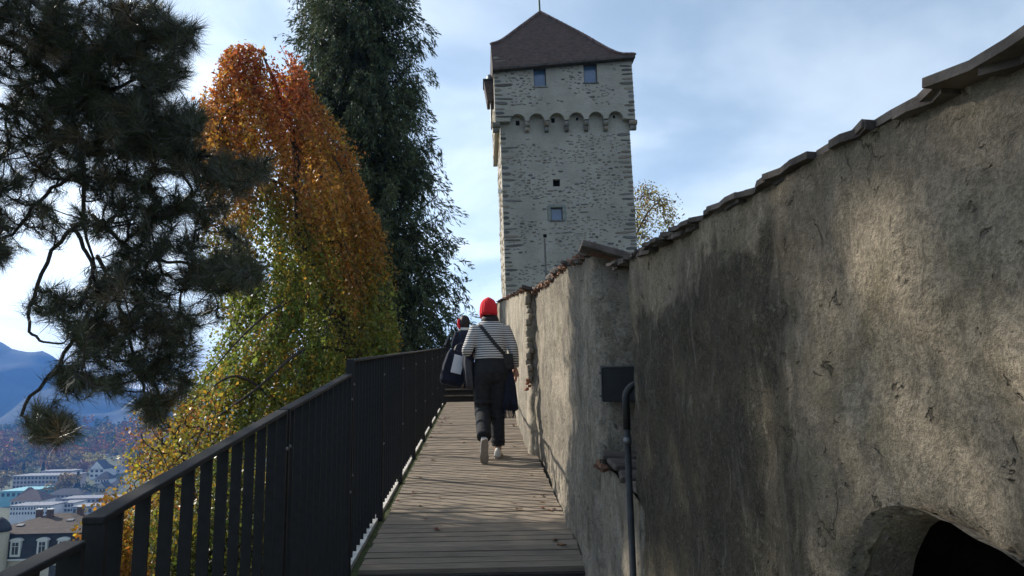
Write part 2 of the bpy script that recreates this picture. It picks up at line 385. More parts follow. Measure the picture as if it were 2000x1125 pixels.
# flight at the far end, then the path goes on uphill
fs = MB(); zf = deck_z(13.55)
fs.add([(x, y, z) for x in (-0.74, 0.6) for y, z in ((13.56, zf-0.5), (15.4, zf-0.3), (30, zf+1.0), (30, zf+1.6), (15.4, zf+0.60), (13.9, zf-0.03))],
       [(0, 1, 2, 3, 4, 5)[::-1], (6, 7, 8, 9, 10, 11)]+[[k, (k+1) % 6, 6+(k+1) % 6, 6+k] for k in range(6)])
far_flight = struct(fs.build('upper_path', M_CONC))
M_STEP = simple('step_timber', (0.15, 0.125, 0.10), 0.9, 0.35, 8, 0.5, 0.008)
for k in range(5):
    m = MB(); m.span(-0.735, 0.47, 13.6+k*0.36, 13.6+k*0.36+0.40, zf-0.1+k*0.125, zf+0.095+k*0.125); m.build('step', MATS['dark_timber'], far_flight)
    m = MB(); m.span(-0.735, 0.47, 13.56+k*0.36, 13.6+k*0.36+0.36, zf+0.097+k*0.125, zf+0.125+k*0.125); m.build('tread', M_STEP, far_flight)

# ------------------------------------------------------------------ the old wall (blocks left to right along the path)
M_PL_NEAR = plaster_mat('stained_lime_render', (0.350, 0.298, 0.226), (1.24, 3.4, -0.72, 0.30), 0.5)
M_PL_MID = plaster_mat('rough_lime_render', (0.42, 0.37, 0.30), None, 0.6)
M_PL_FAR = plaster_mat('pale_lime_render', (0.47, 0.42, 0.345), None, 0.4, 0.8)
def wall_block(name, xf, y0, y1, thick, zb, ztop, mat, ds, dz, amp, r=0.05, niche=None, parent=None, seed=0, edge=1.0):
    path = []                                  # plan outline x, y, nx, ny
    def line(a, b, n):
        L = math.hypot(b[0]-a[0], b[1]-a[1]); k = max(1, int(L/ds))
        for i in range(k): path.append((a[0]+(b[0]-a[0])*i/k, a[1]+(b[1]-a[1])*i/k, n[0], n[1]))
    line((xf+thick, y1), (xf+r, y1), (0, 1))
    for i in range(5):
        a = math.pi/2+math.pi/2*i/5; path.append((xf+r+r*math.cos(a), y1-r+r*math.sin(a), math.cos(a), math.sin(a)))
    line((xf, y1-r), (xf, y0+r), (-1, 0))
    for i in range(5):
        a = math.pi+math.pi/2*i/5; path.append((xf+r+r*math.cos(a), y0+r+r*math.sin(a), math.cos(a), math.sin(a)))
    line((xf+r, y0), (xf+thick, y0), (0, -1)); path.append((xf+thick, y0, 0, -1))
    nz = int((ztop((y0+y1)/2)-zb)/dz); V = []
    for (x, y, nx, ny) in path:
        zt = ztop(y)
        for k in range(nz+1):
            z = zb+(zt-zb)*k/nz
            p = (x+seed, y, z)
            d = amp*(1.6*fbm(p, 3, 0.9)+0.7*fbm(p, 4, 3.5)+0.22*fbm(p, 3, 14))
            # worn corners
            e = min(abs(y-y0), abs(y-y1))
            d -= edge*0.02*max(0, 1-e/0.09)*(0.5+fbm((y*4, z*7, seed+3), 4)) if nx < -0.3 else 0
            px, py = x+nx*d, y+ny*d
            if niche and nx < -0.9:
                s = niche(y, z)
                px += niche.depth*sstep(-0.035, 0.0, s)**2
                if -0.014 < s < 0.014:            # pull the grid onto the broken edge
                    e_ = 0.004; gy, gz = (niche(y+e_, z)-niche(y-e_, z))/(2*e_), (niche(y, z+e_)-niche(y, z-e_))/(2*e_); g2 = max(0.3, gy*gy+gz*gz)
                    py -= s*gy/g2; z -= s*gz/g2
            V.append((px, py, z))
    n = nz+1
    F = [[i*n+k, i*n+k+1, (i+1)*n+k+1, (i+1)*n+k] for i in range(len(path)-1) for k in range(nz)]
    F.append([i*n+nz for i in range(len(path))])
    F.append([(len(path)-1)*n+k for k in range(n)]+[k for k in range(n)][::-1])
    if niche: F = [f for f in F if len(f) > 4 or not all(xf-0.1 < V[q][0] < xf+0.2 and niche(V[q][1], V[q][2]) > -0.0025 for q in f)]
    o = obj(name, as_mesh(name, V, F, mat, True), parent)
    return o
def topB(y): return 0.278+SL*y
def topA(y): return 0.425+SL*y+0.012*math.sin(y*3)
def topC(y): return 0.455+0.098*7.45+(y-7.45)*0.132
def niche(y, z):
    """positive inside the broken arch low on the near wall"""
    cy, cz, hy, hz, rr = 0.69, -0.46, 0.43, 0.32, 0.21
    w = 0.016*fbm((y*7, z*7, 2))
    dy, dz = abs(y-cy)-hy+rr, abs(z-0.22*min(0, y-0.93)-cz)-hz+rr
    return -(math.hypot(max(dy, 0), max(dz, 0))+min(max(dy, dz), 0)-rr)+w
niche.depth = 0.02
wall_near = wall_block('town_wall', 0.56, -0.6, 2.70, 1.25, -2.2, topB, M_PL_NEAR, 0.0155, 0.0165, 0.018, 0.05, niche, seed=0)
ring = []
for k in range(120):
    a_ = 2*math.pi*k/120; lo, hi = 0.02, 0.9
    for _ in range(22):
        md = (lo+hi)/2; lo, hi = (md, hi) if niche(0.69+md*math.cos(a_), -0.46+md*math.sin(a_)) > 0 else (lo, md)
    ring.append((lo*math.cos(a_), lo*math.sin(a_)))
nb = MB(); nb.rings([[(x, 0.69+y_*k_, -0.46+z*k_) for y_, z in ring] for x, k_ in ((0.545, 1.03), (0.572, 1.0), (0.590, 0.99), (0.610, 0.985), (0.632, 0.99))], cap=False)
nb.build('niche_reveal', M_PL_MID, wall_near, True)
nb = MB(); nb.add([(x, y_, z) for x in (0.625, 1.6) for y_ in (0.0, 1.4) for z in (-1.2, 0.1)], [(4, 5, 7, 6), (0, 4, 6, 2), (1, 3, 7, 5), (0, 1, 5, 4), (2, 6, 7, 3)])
nb.build('niche_interior', simple('shade_black_stone', (0.026, 0.022, 0.019), 0.95, 0.5, 12, 0.6, 0.02), wall_near)  # box behind the hole; its near-black colour stands in for deep shade
tag(wall_near, 'nearest block of the old wall, with the black algae stain and broken arch', 'wall')
wall_mid = wall_block('town_wall', 0.56, 3.58, 7.50, 0.75, -2.2, topA, M_PL_MID, 0.028, 0.028, 0.026, 0.06, seed=11, edge=1.6)
tag(wall_mid, 'middle block of the old plastered wall, beyond the dark gap', 'wall')
wall_far = wall_block('town_wall', 0.475, 7.44, 26.0, 0.8, -2.2, topC, M_PL_FAR, 0.06, 0.06, 0.018, 0.06, seed=23, edge=2.2)
tag(wall_far, 'farthest pale block of the old wall running on beside the steps', 'wall')
# the gap between near and middle block: low parapet, with unseen blockers added to darken it
mb = MB()
gap = wall_block('gap_parapet', 0.568, 2.66, 3.62, 0.45, -2.2, lambda y: -0.62+SL*y, M_PL_MID, 0.03, 0.03, 0.014, 0.02, seed=31, edge=0)
tag(gap, 'low parapet with a broken tile sill closing the dark gap in the wall', 'parapet')
bk = MB(); bk.span(0.84, 1.30, 2.72, 3.56, 0.50, 0.62); bk.build('gap_shade_slab', M_PL_MID, gap)  # unseen slab added overhead to keep skylight out of the gap
bk = MB(); bk.span(1.06, 1.30, 2.60, 3.70, -2.2, 0.495); bk.build('gap_shade_wall', M_PL_MID, gap)  # unseen wall added behind the gap so it stays dark
for k in range(4):
    yy = 2.80+k*0.215
    m = MB(); m.box((0, 0, 0), (0.37, 0.212, 0.024))
    bevel(m.build('sill_tile', M_TILE_OLD, gap, loc=(0.745, yy, -0.60+SL*yy+0.004*k), rot=(R(random.uniform(-3, 7)), R(random.uniform(-4, 6)), R(random.uniform(-9, 9)))), 0.008)
for k in range(5):
    m = MB(); m.box((0, 0, 0), (random.uniform(0.018, 0.035), random.uniform(0.02, 0.04), 0.016))
    m.build('tile_fragment', M_TILE, gap, loc=(0.552+random.uniform(-0.012, 0.01), 3.30+k*0.06, -0.615+SL*3.4+random.uniform(-0.02, 0.02)), rot=(random.uniform(-.4, .4), random.uniform(-.4, .4), random.uniform(-1, 1)))

def tile_mesh(name, lx, ly, t, mat, seed):
    rnd = random.Random(seed); m = MB()
    pts = [(-lx/2+rnd.uniform(-.02, .02)*lx, -ly/2), (-lx/2+rnd.uniform(-.05, .05)*lx, -ly/6), (-lx/2+rnd.uniform(-.06, .06)*lx, ly/6), (-lx/2+rnd.uniform(-.03, .03)*lx, ly/2), (lx/2, ly/2), (lx/2, -ly/2)]
    m.prism(pts, 2, -t/2, t/2)
    return m.mesh(name, mat)
def coping(wall, xf, y0, y1, top, pitch, step, lx, t, mats, under=True, over=0.09, jit=1.0, seed=1):
    """two courses of tiles that overhang the path side; the ridge is on the path side and they fall away outward"""
    rnd = random.Random(seed)
    me = [tile_mesh('coping_tile', lx, step*1.02, t, mats[k % len(mats)], seed*10+k) for k in range(5)]
    me2 = [tile_mesh('coping_tile', lx*0.8, step*0.62, t*1.1, mats[(k+1) % len(mats)], seed*10+5+k) for k in range(5)]
    y = y0
    while y < y1:
        zt = top(y)
        obj('coping_tile', rnd.choice(me), wall, (xf-over+lx/2+rnd.uniform(-.015, .02)*jit, y+step/2, zt+t*1.35-lx/2*math.sin(pitch)*1.0+rnd.uniform(-.006, .006)*jit),
            (math.atan(SL)+R(rnd.uniform(-2.5, 3.5))*jit, pitch, R(rnd.uniform(-3, 3))*jit))
        if under:
            for q in range(2):
                if rnd.random() < 0.16: continue
                yy = y+step*(0.25+0.5*q)
                obj('coping_tile', rnd.choice(me2), wall, (xf-over*0.62+lx*0.4+rnd.uniform(-.022, .022)*jit, yy, top(yy)+t*0.4-lx*0.4*math.sin(pitch)*1.0-rnd.uniform(0, .005)),
                    (math.atan(SL)+R(rnd.uniform(-4, 4))*jit, pitch+R(rnd.uniform(-4, 4)), R(rnd.uniform(-7, 7))*jit))
        y += step*(1 if jit < 1.5 else rnd.uniform(.85, 1.1))
coping(wall_near, 0.56, -0.55, 2.80, topB, R(4), 0.165, 0.40, 0.012, [M_TILE_OLD], True, 0.030, 0.35, 1)
coping(wall_mid, 0.56, 3.50, 7.42, topA, R(18), 0.105, 0.42, 0.017, [M_TILE, M_TILE, M_TILE_OLD], True, 0.045, 1.2, 2)
coping(wall_far, 0.475, 7.38, 20.0, topC, R(18), 0.165, 0.42, 0.018, [M_TILE, M_TILE, M_TILE_OLD], False, 0.055, 1.6, 3)
# verge board / slab that closes the gable ends towards the camera
for w, xf, yy, top, L in ((wall_mid, 0.56, 3.50, topA, 0.95), (wall_far, 0.475, 7.36, topC, 0.5)):
    m = MB(); m.box((0, 0, 0), (L, 0.16, 0.035))
    bevel(m.build('verge_slab', M_TILE_OLD, w, loc=(xf-0.06+L/2*math.cos(R(17)), yy, top(yy)+0.030-L/2*math.sin(R(17))), rot=(0, R(17), R(-2))), 0.006)
# crumbled edge of the far block and its brick toe
rr = random.Random(5)
for k in range(16):
    z = at(1040, 575+k*11, 7.45)[2]
    m = MB(); m.box((0, 0, 0), (rr.uniform(.05, .07), rr.uniform(.07, .11), rr.uniform(.06, .10)))
    bevel(m.build('edge_stone', M_PL_FAR, wall_far, loc=(0.490+rr.uniform(-.008, .008), 7.47+rr.uniform(-.02, .02), z), rot=(rr.uniform(-.15, .15), rr.uniform(-.2, .2), rr.uniform(-.4, .4))), 0.02, 3)
for k in range(4):
    m = MB(); m.box((0, 0, 0), (0.035, 0.05, 0.028))
    bevel(m.build('edge_brick', simple('raw_brick', (0.30, 0.13, 0.075), 0.9, 0.3, 20, 0.5, 0.005), wall_far, loc=(0.468+rr.uniform(-.02, .015), 7.44, at(1036, 742+k*6, 7.45)[2]), rot=(rr.uniform(-.5, .5), rr.uniform(-.5, .5), rr.uniform(-.5, .5))), 0.008)
# conduit at the end of the near block
cd = thing('conduit', 'grey vertical conduit with bent black top beside the nearest wall block', 'pipe', (0.535, 2.70, 0))
zt = at(1225, 748, 2.70)[2]
m = MB(); m.tube([(0, 0, -1.9), (0, 0, zt-0.16)], 0.0125, 14); m.build('pipe', simple('grey_plastic', (0.030, 0.032, 0.034), 0.6, 0.3, 14), cd, True)
m = MB(); pts = [(0, 0, zt-0.17), (0, 0, zt-0.06)]+[(0.055-0.055*math.cos(a), 0, zt-0.06+0.055*math.sin(a)) for a in np.linspace(0.2, 1.57, 7)]+[(0.09, 0, zt-0.005)]
m.tube(pts, 0.0145, 14); m.build('elbow', simple('black_sleeve', (0.018, 0.019, 0.02), 0.45, 0.2, 8), cd, True)
for zc in (zt-0.21, zt-0.75):
    m = MB(); m.tube([(0, 0, zc-0.014), (0, 0, zc+0.010)], 0.0160, 14); m.build('clamp', simple('zinc', (0.13, 0.135, 0.14), 0.45, 0.2, 30, metal=0.6), cd, True)
# switch box in the gap
bx = thing('switch_box', 'dark metal box with a pale edge hanging in the gap of the wall', 'box', tuple(at(1176, 785, 3.50)), (0, 0, R(-4)))
m = MB(); m.span(0.005, 0.30, 0, 0.06, 0, 0.165); bevel(m.build('body', simple('box_metal', (0.025, 0.027, 0.03), 0.5, 0.2, 8), bx), 0.004)
m = MB(); m.span(0.0, 0.30, -0.006, 0.05, 0.168, 0.174); m.span(-0.004, 0.002, -0.006, 0.05, 0.0, 0.174); m.build('rim', simple('worn_edge', (0.16, 0.16, 0.155), 0.5, 0.2, 30, metal=0.5), bx)
for z in (0.03, 0.14):
    m = MB(); m.ball((-0.006, -0.004, z), 0.007); m.build('screw', MATS['zinc'], bx, True)

# ------------------------------------------------------------------ railings
XF = -0.735
def railing_z(y): return 0.262+(y-4.05)*0.0855
barm = MB(); barm.box((0, 0, -0.56), (0.030, 0.008, 1.12)); barm = barm.mesh('bar', M_METAL)
postm = MB(); postm.box((0, 0, -0.60), (0.042, 0.014, 1.20)); postm = postm.mesh('post', M_METAL)
boltm = MB(); boltm.tube([(0, 0, -0.002), (0, 0, 0.004), (0, 0, 0.006)], [0.007, 0.007, 0.003], 8); boltm = boltm.mesh('bolt', simple('dull_steel', (0.20, 0.20, 0.20), 0.45, 0.2, 40, metal=0.6))
def railing(label, segs, zf, y0, post_y, bar0=None, step=0.118, rail_w=0.042):
    t = thing('railing', label, 'railing', (XF, y0, zf(y0)-1.1))
    o = Vector(t.location)
    for a, b in segs:
        za, zb = zf(a), zf(b)
        m = MB(); m.add([(dx, y-o.y, z-o.z+dz) for y, z in ((a, za), (b, zb)) for dx, dz in ((-rail_w/2, -0.014), (rail_w/2, -0.014), (rail_w/2, 0), (-rail_w/2, 0))],
                        [(3, 2, 1, 0), (4, 5, 6, 7), (0, 1, 5, 4), (1, 2, 6, 5), (2, 3, 7, 6), (3, 0, 4, 7)])
        bevel(m.build('handrail', M_METAL, t), 0.003)
    for p in post_y:
        q = obj('post', postm, t, Vector((XF, p, zf(p)-0.008))-o)
        for dz in (0.13, 0.62): obj('bolt', boltm, q, (0.0225, 0, -dz), (0, R(90), 0))
    y = bar0 if bar0 is not None else y0+step
    y1 = segs[-1][1]
    while y < y1-0.03:
        if min([abs(y-p) for p in post_y]+[9]) > 0.03:
            obj('bar', barm, t, Vector((XF, y, zf(y)-0.012))-o, (0, 0, R(random.uniform(-1.2, 1.2))), None if y0 < 4 else (1, 1, (zf(y)-0.012-deck_z(y)-(0.03 if y < 13.5 else 0))/1.12))
        y += step
    return t
py = [4.04+1.24*k for k in range(9)]
railing('long dark metal railing beside the board walkway', [(a, a+1.235) for a in py[:-1]], railing_z, 4.04, sorted(py+[p-0.03 for p in py[1:]]), 4.13)
def stair_rail_z(y): return float(np.interp(y, [1.43, 2.71, 3.99], [-0.196, -0.004, 0.181]))
railing('dark metal railing of the lower steps, rising to the walkway', [(1.43, 2.70), (2.72, 3.99)], stair_rail_z, 1.43, [1.442, 2.69, 2.73, 3.98], 1.515)
railing('short lowest piece of dark metal railing at the bottom left corner', [(0.30, 1.375)], lambda y: -0.228+(y-1.375)*0.09, 0.30, [0.31, 1.365], 0.42)
railing('dark metal railing climbing beside the far flight of steps', [(14.0, 16.1)], lambda y: railing_z(13.8)+0.03+(y-13.83)*0.20, 14.0, [14.01, 16.08], 14.1)

# ------------------------------------------------------------------ tower
TX, TY, TZ = 1.50, 42.0, 2.0
TTILT = R(-1.0)
def tl(u, v, dy=0.0):
    """photo position -> tower-local x, z on the front plane"""
    p = at(u, v, TY+dy); x, z = p[0]-TX, p[2]-TZ
    c, s = math.cos(TTILT), math.sin(TTILT)
    return (x*c-z*s, x*s+z*c)
tower = thing('tower', 'tall medieval stone tower with a dark tiled roof above the wall', 'tower', (TX, TY, TZ), (0, TTILT, 0))
TW, TD = 8.03, 8.0
def tower_plaster():
    m, nt, b = newmat('tower_render')
    o = N(nt, 'ShaderNodeTexCoord').outputs['Object']
    a = noise_tex(nt, o, 0.5, 6, 0.6); s = noise_tex(nt, mapping(nt, o, (1, 1, 2.6)), 2.2, 6, 0.65); f = noise_tex(nt, o, 14, 4, 0.6)
    c = mixc(nt, ramp(nt, a, 0.35, 0.65), (0.335, 0.306, 0.255), (0.43, 0.395, 0.335))
    c = mixc(nt, ramp(nt, s, 0.56, 0.72, 0, 0.55), c, (0.22, 0.20, 0.168))
    c = mixc(nt, ramp(nt, f, 0.45, 0.7, 0, 0.3), c, (0.27, 0.255, 0.225))
    st = noise_tex(nt, mapping(nt, o, (2.5, 2.5, 0.25)), 1.0, 5, 0.6)
    c = mixc(nt, ramp(nt, st, 0.55, 0.75, 0, 0.35), c, (0.30, 0.285, 0.25))
    nt.links.new(c, b.inputs['Base Color']); b.inputs['Roughness'].default_value = 0.95
    bump(nt, b, math_n(nt, 'ADD', s, f), 0.6, 0.06); return m
M_TP = tower_plaster()
ARCH_SPRING, ARCH_TOP = 14.95, 15.85           # local heights of the corbel arches
_, zs = tl(1010, 238); _, zc = tl(1200, 222)
ARCH_SPRING = (zs+zc)/2-0.35
UPL, UPR, UPP = -0.30, TW+0.30, 0.42           # upper storey overhang left, right, front
# window openings (local x0, x1, z0, z1)
w1 = (*sorted((tl(1041, 150)[0], tl(1065, 150)[0])), tl(1052, 174)[1], tl(1052, 129)[1])
w2 = (*sorted((tl(1138, 145)[0], tl(1164, 145)[0])), tl(1151, 167)[1], tl(1151, 123)[1])
w3 = (tl(1076, 417)[0], tl(1099, 417)[0], tl(1087, 430)[1], tl(1087, 405)[1])
w4 = (tl(1080, 357)[0], tl(1094, 357)[0], tl(1087, 364)[1], tl(1087, 350)[1])
w5 = (tl(1061, 460)[0], tl(1068, 460)[0], tl(1065, 464)[1], tl(1065, 457)[1])
ZE = tl(1100, 112)[1]+0.15
def holed_front(x0, x1, z0, z1, yf, holes, depth):
    """front sheet with rectangular openings and their reveals"""
    m = MB()
    xs = sorted({x0, x1, *[h[0] for h in holes], *[h[1] for h in holes]}); zs_ = sorted({z0, z1, *[h[2] for h in holes], *[h[3] for h in holes]})
    for i in range(len(xs)-1):
        for k in range(len(zs_)-1):
            cx, cz = (xs[i]+xs[i+1])/2, (zs_[k]+zs_[k+1])/2
            if any(h[0] < cx < h[1] and h[2] < cz < h[3] for h in holes): continue
            m.add([(xs[i], yf, zs_[k]), (xs[i+1], yf, zs_[k]), (xs[i+1], yf, zs_[k+1]), (xs[i], yf, zs_[k+1])], [(0, 1, 2, 3)])
    for h in holes:
        a, b_, c, d = h
        for q in (((a, c), (a, d)), ((a, d), (b_, d)), ((b_, d), (b_, c)), ((b_, c), (a, c))):
            (ax, az), (bx_, bz) = q
            m.add([(ax, yf, az), (bx_, yf, bz), (bx_, yf+depth, bz), (ax, yf+depth, az)], [(0, 1, 2, 3)])
    return m
# shaft
m = holed_front(0, TW, -8, ARCH_SPRING+1.2, 0, [w3, w4, w5], 0.5)
m.add([(0, 0, -8), (0, TD, -8), (0, TD, ARCH_SPRING+1.2), (0, 0, ARCH_SPRING+1.2), (TW, 0, -8), (TW, TD, -8), (TW, TD, ARCH_SPRING+1.2), (TW, 0, ARCH_SPRING+1.2)],
      [(0, 3, 2, 1), (4, 5, 6, 7), (1, 2, 6, 5), (3, 7, 6, 2)])
m.build('shaft', M_TP, tower)
# upper storey: front with openings, then the arched apron below it
AP = ARCH_SPRING+0.95
ZE += 2.0
m = holed_front(UPL, UPR, AP, ZE, -UPP, [w1, w2], 0.45)
yb = TD+0.3
m.add([(UPL, -UPP, AP), (UPL, yb, AP), (UPL, yb, ZE), (UPL, -UPP, ZE), (UPR, -UPP, AP), (UPR, yb, AP), (UPR, yb, ZE), (UPR, -UPP, ZE)],
      [(0, 3, 2, 1), (4, 5, 6, 7), (1, 2, 6, 5), (3, 7, 6, 2)])
FLx, FLz = tl(963, 127, -1.2); FRx, FRz = tl(1243, 102, -1.2)
def wall_top(x): return FLz+0.22+(FRz-FLz)*(x-FLx)/(FRx-FLx)
m.v = [(a, b_, min(c, wall_top(a))) for a, b_, c in m.v]
m.build('upper_storey', M_TP, tower)
ZE -= 2.0
arch_c = [tl(u, 228)[0] for u in (1010, 1047, 1086, 1124, 1162, 1200)]
AR = 0.47
def apron(y0, y1, zshift=lambda x: 0):
    """solid band whose lower edge is a row of round arches"""
    m = MB(); prof = [(UPL, AP), (UPL, ARCH_SPRING)]
    for c in arch_c:
        for k in range(11):
            a = math.pi-math.pi*k/10; prof.append((c+AR*math.cos(a), ARCH_SPRING+1.0*AR*math.sin(a)+0.10*(c/8)))
    prof += [(UPR, ARCH_SPRING), (UPR, AP)]
    # front and back as strips between lower profile and top
    low = prof[1:-1]
    for i in range(len(low)-1):
        (xa, za), (xb, zb) = low[i], low[i+1]
        m.add([(xa, y0, za), (xb, y0, zb), (xb, y0, AP), (xa, y0, AP)], [(0, 1, 2, 3)])
        m.add([(xa, y0, za), (xb, y0, zb), (xb, y1, zb), (xa, y1, za)], [(3, 2, 1, 0)])
    m.add([(UPL, y0, ARCH_SPRING), (UPL, y0, AP), (UPL, y1, AP), (UPL, y1, ARCH_SPRING)], [(0, 1, 2, 3)])
    m.add([(UPR, y0, ARCH_SPRING), (UPR, y0, AP), (UPR, y1, AP), (UPR, y1, ARCH_SPRING)], [(3, 2, 1, 0)])
    return m
apron(-UPP, 0.02).build('arched_apron', M_TP, tower)
m = MB(); m.span(UPL, -0.003, 0.03, TD+0.28, ARCH_SPRING+0.1, AP-0.003); m.build('side_apron', M_TP, tower)
m = MB(); m.span(TW+0.003, UPR, 0.03, TD+0.28, ARCH_SPRING+0.1, AP-0.003); m.build('side_apron', M_TP, tower)
M_STONE = [simple('grey_stone_%d' % k, c, 0.95, 0.3, 5, 0.6, 0.03, rnd=0.3) for k, c in enumerate(((0.15, 0.135, 0.115), (0.20, 0.178, 0.145), (0.235, 0.195, 0.15), (0.165, 0.155, 0.145)))]
bounds = [UPL+0.05]+[(a+b_)/2 for a, b_ in zip(arch_c[:-1], arch_c[1:])]+[UPR-0.12]
for k, x in enumerate(bounds):
    wd = 0.30 if 0 < k < 6 else 0.5
    prof = [(-UPP+0.01, ARCH_SPRING-0.002), (-UPP+0.01, ARCH_SPRING-0.14), (-UPP+0.05, ARCH_SPRING-0.25), (-UPP+0.14, ARCH_SPRING-0.30), (-0.01, ARCH_SPRING-0.30), (-0.01, ARCH_SPRING-0.002)]
    m = MB(); m.prism(prof, 0, x-wd/2, x+wd/2); bevel(m.build('corbel', M_STONE[k % 4], tower), 0.05)
    prof2 = [(a*0.62, ARCH_SPRING-0.303-(ARCH_SPRING-0.002-z)*0.95) for a, z in prof]
    m = MB(); m.prism(prof2, 0, x-wd*0.42, x+wd*0.42); bevel(m.build('corbel', M_STONE[(k+1) % 4], tower), 0.05)
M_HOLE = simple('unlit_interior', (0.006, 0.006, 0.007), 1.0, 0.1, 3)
for u, v, s in ((1011, 239, 0.24), (1080, 234, 0.22), (1127, 231, 0.14), (1199, 227, 0.14)):
    x, z = tl(u, v)
    m = MB(); m.box((x, -0.008, z-0.05), (s, 0.012, s*1.3)); m.build('loophole', M_HOLE, tower)
# windows
M_WBLUE = simple('sky_tinted_pane', (0.075, 0.13, 0.23), 0.15, 0.15, 1, spec=0.8)  # sky reflection painted in as a blue base colour
M_FRAME = simple('window_frame_timber', (0.10, 0.095, 0.085), 0.7, 0.2, 12)
for (a, b_, c, d), yf in ((w1, -UPP), (w2, -UPP), (w3, 0)):
    m = MB(); m.span(a, b_, yf+0.22, yf+0.24, c, d); wd = m.build('window', M_WBLUE, tower)
    m = MB(); f = 0.05
    m.span(a+0.001, a+f, yf+0.17, yf+0.215, c, d); m.span(b_-f, b_-0.001, yf+0.17, yf+0.215, c, d); m.span(a+f, b_-f, yf+0.17, yf+0.215, d-f, d-0.001); m.span(a+f, b_-f, yf+0.17, yf+0.215, c+0.001, c+f)
    m.build('frame', M_FRAME, wd)
    m = MB(); m.span(a-0.08, b_+0.08, yf-0.05, yf+0.16, c-0.09, c-0.003); m.build('sill', M_STONE[3], wd)
for (a, b_, c, d) in (w4, w5):
    m = MB(); m.span(a, b_, 0.35, 0.37, c, d); m.build('loophole', M_HOLE, tower)
a, b_, c, d = w3
for q in ((a-0.22, a-0.003, c-0.05, d+0.12), (b_+0.003, b_+0.22, c-0.05, d+0.12), (a-0.1, b_+0.1, d+0.003, d+0.16)):
    m = MB(); m.span(q[0], q[1], -0.022 if q[3]-q[2] > 0.3 else -0.03, 0.05, q[2], q[3]); bevel(m.build('window_surround', simple('green_sandstone', (0.22, 0.235, 0.205), 0.95, 0.2, 5, 0.4, 0.02), tower), 0.02)
x, z = tl(1065, 500); m = MB(); m.span(x-0.05, x+0.05, -0.012, 0.03, z-1.5, w5[2]-0.05); m.build('slot_groove', M_STONE[0], tower)
# exposed stones
def stone_mesh(k):
    r_ = random.Random(100+k); n = 8; pts = []
    for j in range(n):
        an = 2*math.pi*j/n; c_, s_ = math.cos(an), math.sin(an)
        sq = 0.5*(abs(c_)**2.6+abs(s_)**2.6)**(-1/2.6)*r_.uniform(0.82, 1.06)
        pts.append((c_*sq, s_*sq))
    V = [(x, 0.9, z) for x, z in pts]+[(x*0.97, -0.6, z*0.95) for x, z in pts]+[(x*0.8, -1.0, z*0.78) for x, z in pts]
    F = [list(range(2*n, 3*n))[::-1]]+[[a*n+i, a*n+(i+1) % n, (a+1)*n+(i+1) % n, (a+1)*n+i] for a in range(2) for i in range(n)]
    return V, F
SV = [stone_mesh(k) for k in range(8)]
SME = [[as_mesh('stone', V, F, mt) for V, F in SV] for mt in M_STONE]
rs = random.Random(12); placed = []
def try_stone(x, z, w, h, yf, force=False):
    for h0 in (w1, w2, w3, w4, w5):
        if h0[0]-w/2-0.08 < x < h0[1]+w/2+0.08 and h0[2]-h/2-0.12 < z < h0[3]+h/2+0.12: return
    if not force and any(abs(x-p[0]) < (w+p[2])/2*0.95 and abs(z-p[1]) < (h+p[3])/2+0.03 for p in placed): return
    placed.append((x, z, w, h, yf))
def quoins(x, sgn, z0, z1, yf):
    z = z0
    while z < z1:
        h = rs.uniform(0.10, 0.24); w = rs.uniform(0.25, 0.95) if rs.random() < 0.85 else rs.uniform(0.95, 1.5)
        try_stone(x+sgn*(w/2-0.03), z+h/2, w, h, yf, True); z += h+rs.uniform(0.03, 0.2)
quoins(0, 1, 2, ARCH_SPRING-0.7, 0); quoins(TW, -1, 4.2, ARCH_SPRING-0.7, 0)
quoins(UPL, 1, ARCH_SPRING+0.25, ZE-0.3, -UPP); quoins(UPR, -1, ARCH_SPRING+0.25, ZE-0.3, -UPP)
for k in range(8000):
    x = rs.uniform(0.3, TW-0.3); z = rs.uniform(2.0, ZE-0.4); up_ = z > ARCH_SPRING+0.95
    if ARCH_SPRING-0.75 < z < ARCH_SPRING+1.0: continue
    dens = 0.20+1.5*noise.noise(Vector((x*0.55, 7.7, z*0.6)))+(0.35 if z < 9 else 0)+(0.5 if ARCH_SPRING-2.6 < z < ARCH_SPRING-0.7 else 0)-(0.20 if up_ else 0)
    if rs.random() > dens: continue
    w = rs.uniform(0.10, 0.30)*(1.9 if rs.random() < 0.15 else 1); h = rs.uniform(0.05, 0.13)*(1.3 if rs.random() < 0.2 else 1)
    try_stone(x, z, w, h, -UPP if up_ else 0)
placed.sort(key=lambda p: -p[2]*p[3])
rest = MB()
for k, (x, z, w, h, yf) in enumerate(placed[:290]):
    obj('stone', rs.choice(rs.choice(SME)), tower, (x, yf-0.004, z), (0, R(rs.uniform(-4, 4)), 0), (w, 0.028, h))
for (x, z, w, h, yf) in placed[290:]:
    V, F = rs.choice(SV); an = R(rs.uniform(-22, 22)); ca_, sa_ = math.cos(an), math.sin(an)
    rest.add([(x+(a*w)*ca_-(c*h)*sa_, yf-0.003+b_*0.022, z+(a*w)*sa_+(c*h)*ca_) for a, b_, c in V], F)
o = rest.build('small_stones', simple('rubble_stone', (0.235, 0.21, 0.175), 0.95, 0.35, 2.5, 0.6, 0.03), tower); o['kind'] = 'stuff'
